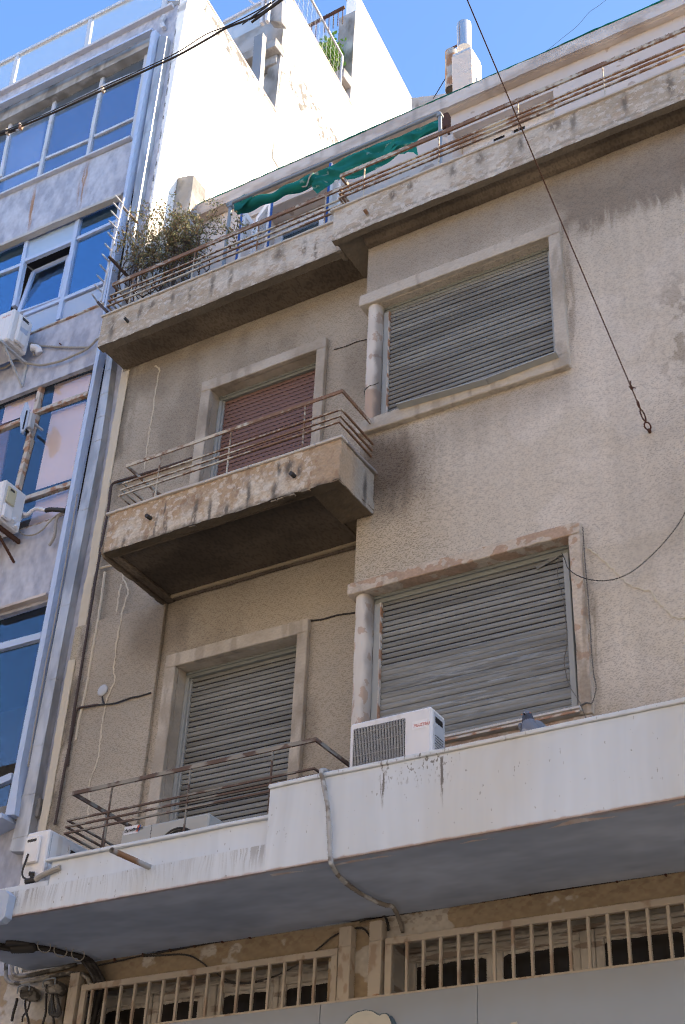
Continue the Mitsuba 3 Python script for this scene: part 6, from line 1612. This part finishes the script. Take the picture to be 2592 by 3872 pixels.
# hose from the canopy, spout pole
Ho = thing('insulated_hose', 'tape-wrapped white hose draped over the canopy parapet and along its underside', 'hose')
hp = [(.40, -.80, 5.20), (.385, -1.0, 5.215)] + [(0.39,-1.168,5.176),(0.403,-1.168,5.104),(0.423,-1.168,5.023),(0.447,-1.168,4.92),(0.458,-1.168,4.832),(0.468,-1.168,4.745),(0.475,-1.168,4.66),(0.487,-1.168,4.58)] + [(0.488,-1.16,4.559)] + [(0.377,-0.901,4.6),(0.351,-0.755,4.6),(0.343,-0.596,4.6),(0.353,-0.443,4.6),(0.382,-0.318,4.6),(0.411,-0.282,4.6)] + [(0.34,-0.096,4.63), (0.317,-0,4.602), (0.334,0.01,4.53)]
HP = spline(hp, 6)
scene[Ho] = mikit.ply(tube(HP, .0145 + .0006 * np.sin(np.arange(len(HP)) * 2.1) + .0012 * np.sin(np.arange(len(HP)) * .37), 10), M('hose_wrap'), 60)
Pl = thing('rusty_pipe', 'rusty pipe stub jutting out from the low canopy parapet', 'pipe')
pa, pe = np.array((-0.908,-1.09,4.776)), np.array((-0.922,-1.5,4.754))
scene[Pl] = mikit.ply(cat_(tube([pa + [0, .06, .0], pe], .019, 10, False), tube([pe, pa], .015, 10, False)), M('rusty'), 50)

# cables over the street
Oc = thing('overhead_cable', 'thick black cable slung across the upper left corner of the picture', 'cable')
oc = [(-2.764,-2.6,11.299),(-2.434,-2.6,11.227),(-1.865,-2.6,11.157),(-1.257,-2.6,11.119),(-0.723,-2.6,11.089),(-0.453,-2.6,11.076),(-0.151,-2.6,11.101),(0.018,-2.6,11.119),(0.317,-2.6,11.075),(0.519,-2.6,11.129),(0.758,-2.6,11.201)]
d0, d1 = np.array(oc[0]) - np.array(oc[1]), np.array(oc[-1]) - np.array(oc[-2])
far0 = np.array(oc[0]) + d0 / np.linalg.norm(d0) * 6 + [0, 0, .15]
far1 = np.array(oc[-1]) + d1 / np.linalg.norm(d1) * 6 + [0, 0, .4]
scene[Oc + '__cable'] = mikit.ply(tube(spline([far0] + oc + [far1], 8), 0.0095, 8), M('cable'), True)
for q in [(-1.254,-2.6,11.129),(-2.181,-2.6,11.192),(-2.338,-2.6,11.213)]:
    put(Oc, 'clip', rough(cat_(rbox(q[0] - .010, q[0] + .012, -2.62, -2.58, q[2] - .040, q[2] + .006, .004), rbox(q[0] - .014, q[0] + .004, -2.625, -2.585, q[2] - .004, q[2] + .026, .004)), .01, .002), M('rust_frame'))
O2 = thing('overhead_cable', 'thinner cable twisted along the thick black cable at upper left', 'cable')
o2 = [(-2.745,-2.62,11.296),(-2.415,-2.62,11.225),(-1.847,-2.62,11.154),(-1.242,-2.62,11.128),(-0.708,-2.62,11.091),(-0.441,-2.62,11.09),(-0.185,-2.62,11.139),(0.033,-2.62,11.107),(0.286,-2.62,11.106),(0.449,-2.62,11.13),(0.689,-2.62,11.201)]
scene[O2] = mikit.ply(tube(spline([far0 + [0, 0, .03]] + o2 + [far1 + [0, 0, .03]], 8), .0048, 7), M('cable'), True)
Gw = thing('guy_wire', 'thin steel guy wire with a turnbuckle anchored in the beige wall', 'wire')
anc = np.array((2.333,-0,7.953))
up1 = np.array((2.192,-1.1,9.02)); 
d_end = np.array((2.426,-3.2,9.067))
t1 = np.array((2.223,-0.1,8.48))
# a straight wire: the points between lie on the line from the anchor to the far end
def on_line(px_y):
    return anc + (d_end - anc) * ((px_y - anc[1]) / (d_end[1] - anc[1]))
L0 = np.linalg.norm(d_end - anc)
dirw = (d_end - anc) / L0
P_ = lambda s: anc + dirw * s
scene[Gw + '__wire'] = mikit.ply(tube([P_(.27), P_(L0), P_(L0 + 6)], .0045, 6), M('rust_dark'))
def ring(c, d, rx, rz, r, flat):
    s = np.cross(d, flat); s /= np.linalg.norm(s)
    return tube([c + d * rz * math.cos(t) + s * rx * math.sin(t) for t in np.linspace(0, 2 * math.pi, 22)], r, 6, False)
put(Gw, 'anchor_bolt', tube([anc + [0, .03, 0], anc + [0, -.03, 0]], .013, 8), M('rust_dark'))
put(Gw, 'shackle', ring(P_(.055), dirw, .022, .035, .006, np.array([0, 1, 0])), M('rust_dark'))
put(Gw, 'turnbuckle', cat_(ring(P_(.155), dirw, .012, .055, .0055, np.array([0, 1, 0])), tube([P_(.085), P_(.115)], .006, 6), tube([P_(.20), P_(.235)], .006, 6)), M('rust_dark'))
put(Gw, 'shackle', ring(P_(.255), dirw, .018, .026, .006, np.array([1, 0, 0])), M('rust_dark'))
put(Gw, 'clamp', cat_(tube([P_(.40) + [-.02, 0, .02], P_(.40) + [.03, 0, -.01]], .005, 6), tube([P_(.39), P_(.42)], .010, 7), tube([P_(.40), P_(.40) + [.0, -.01, .06]], .004, 6)), M('rust_dark'))
Lc = thing('loose_cable', 'loose black cable looping from the lower window corner out to the right edge', 'cable')
lc = [(1.621,-0.07,7.065),(1.643,-0.07,6.996),(1.655,-0.07,6.935),(1.696,-0.07,6.874),(1.762,-0.07,6.816),(1.834,-0.07,6.776),(1.919,-0.07,6.746),(2.028,-0.07,6.739),(2.153,-0.07,6.777),(2.307,-0.07,6.88),(2.425,-0.07,6.986),(2.492,-0.07,7.063),(2.542,-0.07,7.139),(2.608,-0.07,7.253)]
scene[Lc] = mikit.ply(tube(spline(lc, 6), .0034, 6), M('cable'), True)
Hw = thing('hanging_wire', 'thin wire dangling down the right side of the lower roller shutter', 'wire')
scene[Hw] = mikit.ply(tube(spline([(1.551,0.055,7.139),(1.531,0.055,7.014),(1.538,0.055,6.898),(1.564,0.055,6.764),(1.569,0.055,6.624),(1.574,0.055,6.486),(1.565,0.055,6.367),(1.543,0.055,6.28),(1.549,0.055,6.173),(1.566,0.055,6.079)] + [(1.643,-0.06,5.943),(1.68,-0.06,5.866),(1.704,-0.06,5.78),(1.719,-0.06,5.734)]), .0028, 6), M('cable_dusty'), True)
put(A, 'wall_cable', tube(spline([(1.787,-0.06,7.24),(1.786,-0.06,6.959),(1.79,-0.06,6.591),(1.787,-0.06,6.176),(1.791,-0.06,6.047),(1.801,-0.06,5.957),(1.784,-0.06,5.886),(1.761,-0.06,5.841),(1.727,-0.06,5.855),(1.666,-0.06,5.838)]), .0045, 6), M('cable_dusty'))
Th = thing('overhead_cable', 'hair-thin wire crossing the blue sky at upper right', 'cable')
th = [(0.907,2,15.614),(1.062,2,15.674),(1.24,2,15.767),(1.417,2,15.86),(1.576,2,16.013),(1.686,2,16.053),(1.785,2,16.1),(1.884,2,16.163)]
scene[Th] = mikit.ply(tube(spline(th, 5), .0022, 5), M('cable'), True)

# cable bundle and boxes at the lower left
Cb = thing('cable_bundle', 'bundle of thick black cables running under the left end of the canopy', 'cable')
yb_ = [-.62, -.50, -.35, -.22, -.10, -.03]
cb = [(-2.624,-0.722,4.6), (-2.509,-0.603,4.6), (-2.382,-0.531,4.615), (-2.324,-0.452,4.62), (-2.289,-0.329,4.63), (-2.248,-0.209,4.635), (-2.255,-0.088,4.64), (-2.219,-0.04,4.583), (-2.163,-0.02,4.495), (-2.183,0.05,4.434), (-2.241,0.1,4.361), (-2.284,0.12,4.273), (-2.296,0.12,4.189)]
cbs = spline(cb, 6)
for i, (dx, dz, rr_) in enumerate(((0, 0, .022), (.03, -.012, .016), (-.03, .004, .016), (.012, .02, .012))):
    off = np.array([dx, dx * .6, dz])
    put(Cb, 'strand', tube(cbs + off + np.c_[.008 * np.sin(np.arange(len(cbs)) * .4 + i), np.zeros(len(cbs)), np.zeros(len(cbs))], rr_, 8), M('cable'), True)
put(Cb, 'taped_joint', tube(spline([(-2.492,-0.626,4.59), (-2.418,-0.598,4.59), (-2.333,-0.543,4.6)]), [.018] + [.036] * 15 + [.024], 9), M('rubber'), True)
put(Cb, 'taped_joint', tube(spline([(-2.481,-0.698,4.6), (-2.42,-0.665,4.61), (-2.363,-0.571,4.62)]), [.01] + [.022] * 15 + [.014], 9), M('rubber'), True)
for q in ((-2.254,-0.546,4.6), (-2.223,-0.405,4.605), (-2.172,-0.273,4.61)):
    q = np.array(q)
    put(Cb, 'cable_tie', tube([q + [.03 * math.cos(t) * .6 + 0, .05 * math.cos(t), .045 * math.sin(t)] for t in np.linspace(0, 2 * math.pi, 14)], .004, 5, False), M('cable_grey'))
Cd = thing('conduit', 'dusty grey conduit pipes running below the canopy in the lower left corner', 'pipe')
scene[Cd + '__pipe'] = mikit.ply(tube(spline([(-3.11,-0.02,4.727),(-3.099,-0.02,4.669),(-3.083,-0.02,4.615),(-3.035,-0.02,4.576),(-2.948,-0.02,4.557),(-2.828,-0.02,4.558),(-2.711,-0.02,4.567),(-2.609,-0.02,4.573),(-2.5,-0.02,4.577),(-2.39,-0.02,4.567),(-2.315,-0.02,4.55),(-2.266,-0.02,4.517),(-2.236,-0.02,4.47)]), .016, 8), M('grime'), True)
put(Cd, 'pipe', tube(spline([(-3.067,0,4.714),(-3.047,-0,4.662),(-3.022,0,4.636),(-2.956,0,4.618),(-2.843,0,4.616),(-2.71,0,4.623),(-2.594,0,4.63),(-2.493,0,4.64),(-2.422,0,4.646)]), .015, 8), M('grime'), True)
put(Cd, 'pipe', tube(spline([(-3.015,0,4.69),(-2.994,-0,4.651),(-2.972,0,4.619)]), .008, 7), M('grime'), True)
def jbox(k, r, c, s):
    """A dusty meter box: a lidded body with a domed glass-like front, tilted clips and cables below."""
    x, z = c[0], c[2]
    scene[k + '__body'] = mikit.ply(rough(rbox(x - s, x + s, -.12, .02, z - s * .75, z + s * .75, .02), .02, .003), M('grime'))
    put(k, 'cover', rough(rbox(x - s * .85, x + s * .85, -.145, -.121, z - s * .1, z + s * .62, .012), .02, .003), M('grime'))
    put(k, 'lid_edge', cat_(tube(spline([(x - s, -.13, z - .01), (x - s, -.13, z + s * .55), (x - s * .6, -.13, z + s * .8), (x + s * .8, -.13, z + s * .85), (x + s, -.13, z + s * .5), (x + s, -.13, z + .0)]), .006, 6)), M('pvc_grey'))
    put(k, 'clip', rbox(x - s * .12, x + s * .12, -.16, -.146, z - s * .5, z + s * .05, .004), M('rubber'))
    return k
J1 = jbox(thing('meter_box', 'dusty grey meter box in the lower left corner, left one of two', 'meter'), 0, (-2.779,-0.1,4.453), .056)
J2 = jbox(thing('meter_box', 'dusty grey meter box beside the barred window, right one of two', 'meter'), 0, (-2.537,-0.1,4.468), .056)
put(J1, 'tail_cable', tube(spline([(-2.808,-0.06,4.412),(-2.802,-0.06,4.367),(-2.779,-0.06,4.315),(-2.749,-0.06,4.263),(-2.724,-0.06,4.186)]), .009, 7), M('cable'), True)
put(J1, 'tail_cable', tube(spline([(-2.76,-0.06,4.396),(-2.771,-0.06,4.331),(-2.806,-0.06,4.291),(-2.805,-0.06,4.253)]), .007, 7), M('cable'), True)
put(J2, 'tail_cable', tube(spline([(-2.611,-0.06,4.435),(-2.601,-0.06,4.368),(-2.589,-0.06,4.296),(-2.601,-0.06,4.217)]), .009, 7), M('cable'), True)
for dx in (0, 22, 45, 70):
    put(J2, 'tail_cable', tube(spline([(-2.552,-0.06,4.428), ((-2.562,-0.06,4.337)[0] + dx * .0006, -.06, (-2.562,-0.06,4.337)[2]), ((-2.543,-0.06,4.281)[0] + dx * .0009, -.06, (-2.543,-0.06,4.281)[2] - dx * .0003), ((-2.485,-0.06,4.28)[0] + dx * .0006, -.06, (-2.485,-0.06,4.28)[2]), (-2.479,-0.06,4.355), (-2.515,-0.06,4.424)]), .009, 6), M('rubber'), True)
put(J2, 'tail_cable', tube(spline([(-2.527,-0.05,4.271),(-2.511,-0.05,4.242),(-2.491,-0.05,4.166)]), .009, 7), M('cable'), True)
Lk = thing('rubber_pipe', 'black pipe running down the flaking wall left of the meter boxes', 'pipe')
scene[Lk] = mikit.ply(tube(spline([(-2.943,-0.01,4.45),(-2.946,-0.01,4.4),(-2.956,-0.01,4.346),(-2.957,-0.01,4.285)]), .011, 7), M('rubber'), True)
Gb = thing('sign_bracket', 'grey box end clipped on the far left tip of the canopy', 'box')
gq = [(-2.185,-1.2,4.774),(-2.078,-1.2,4.77),(-2.026,-1.2,4.73),(-2.032,-1.2,4.578),(-2.067,-1.2,4.55),(-2.13,-1.2,4.551)]
scene[Gb] = mikit.ply(rough(xz([(p[0], p[2]) for p in gq], -1.20, -1.135), .04, .002), M('panel_grey'))

# ---------------------------------------------------------------- street, pavements and the sunny buildings opposite
def struct(name, mesh, m):
    scene[name] = mikit.ply(mesh, m)
    labels[name] = {'kind': 'structure'}
struct('street', trimesh.creation.box(bounds=[[-150, -150, -.3], [150, 150, 0.0]]), M('asphalt'))
struct('pavement', rbox(-60, 60, -2.0, .02, .001, .13, .01), M('paving'))
Fb = thing('facing_building', 'sunlit pale apartment block across the street, seen only in window reflections', 'building')
scene[Fb + '__wall'] = mikit.ply(rbox(-40, 40, -27, -15.5, 0, 15.2, 0), M('facing_wall'))
for i in range(-12, 13):
    for j in range(4):
        if abs(i) < 9:
            x_ = i * 2.9
            scene[key(Fb + '__window')] = mikit.ply(rbox(x_ - .6, x_ + .6, -15.56, -15.49, 1.2 + j * 3.1, 2.9 + j * 3.1, 0), M('room_dark'))
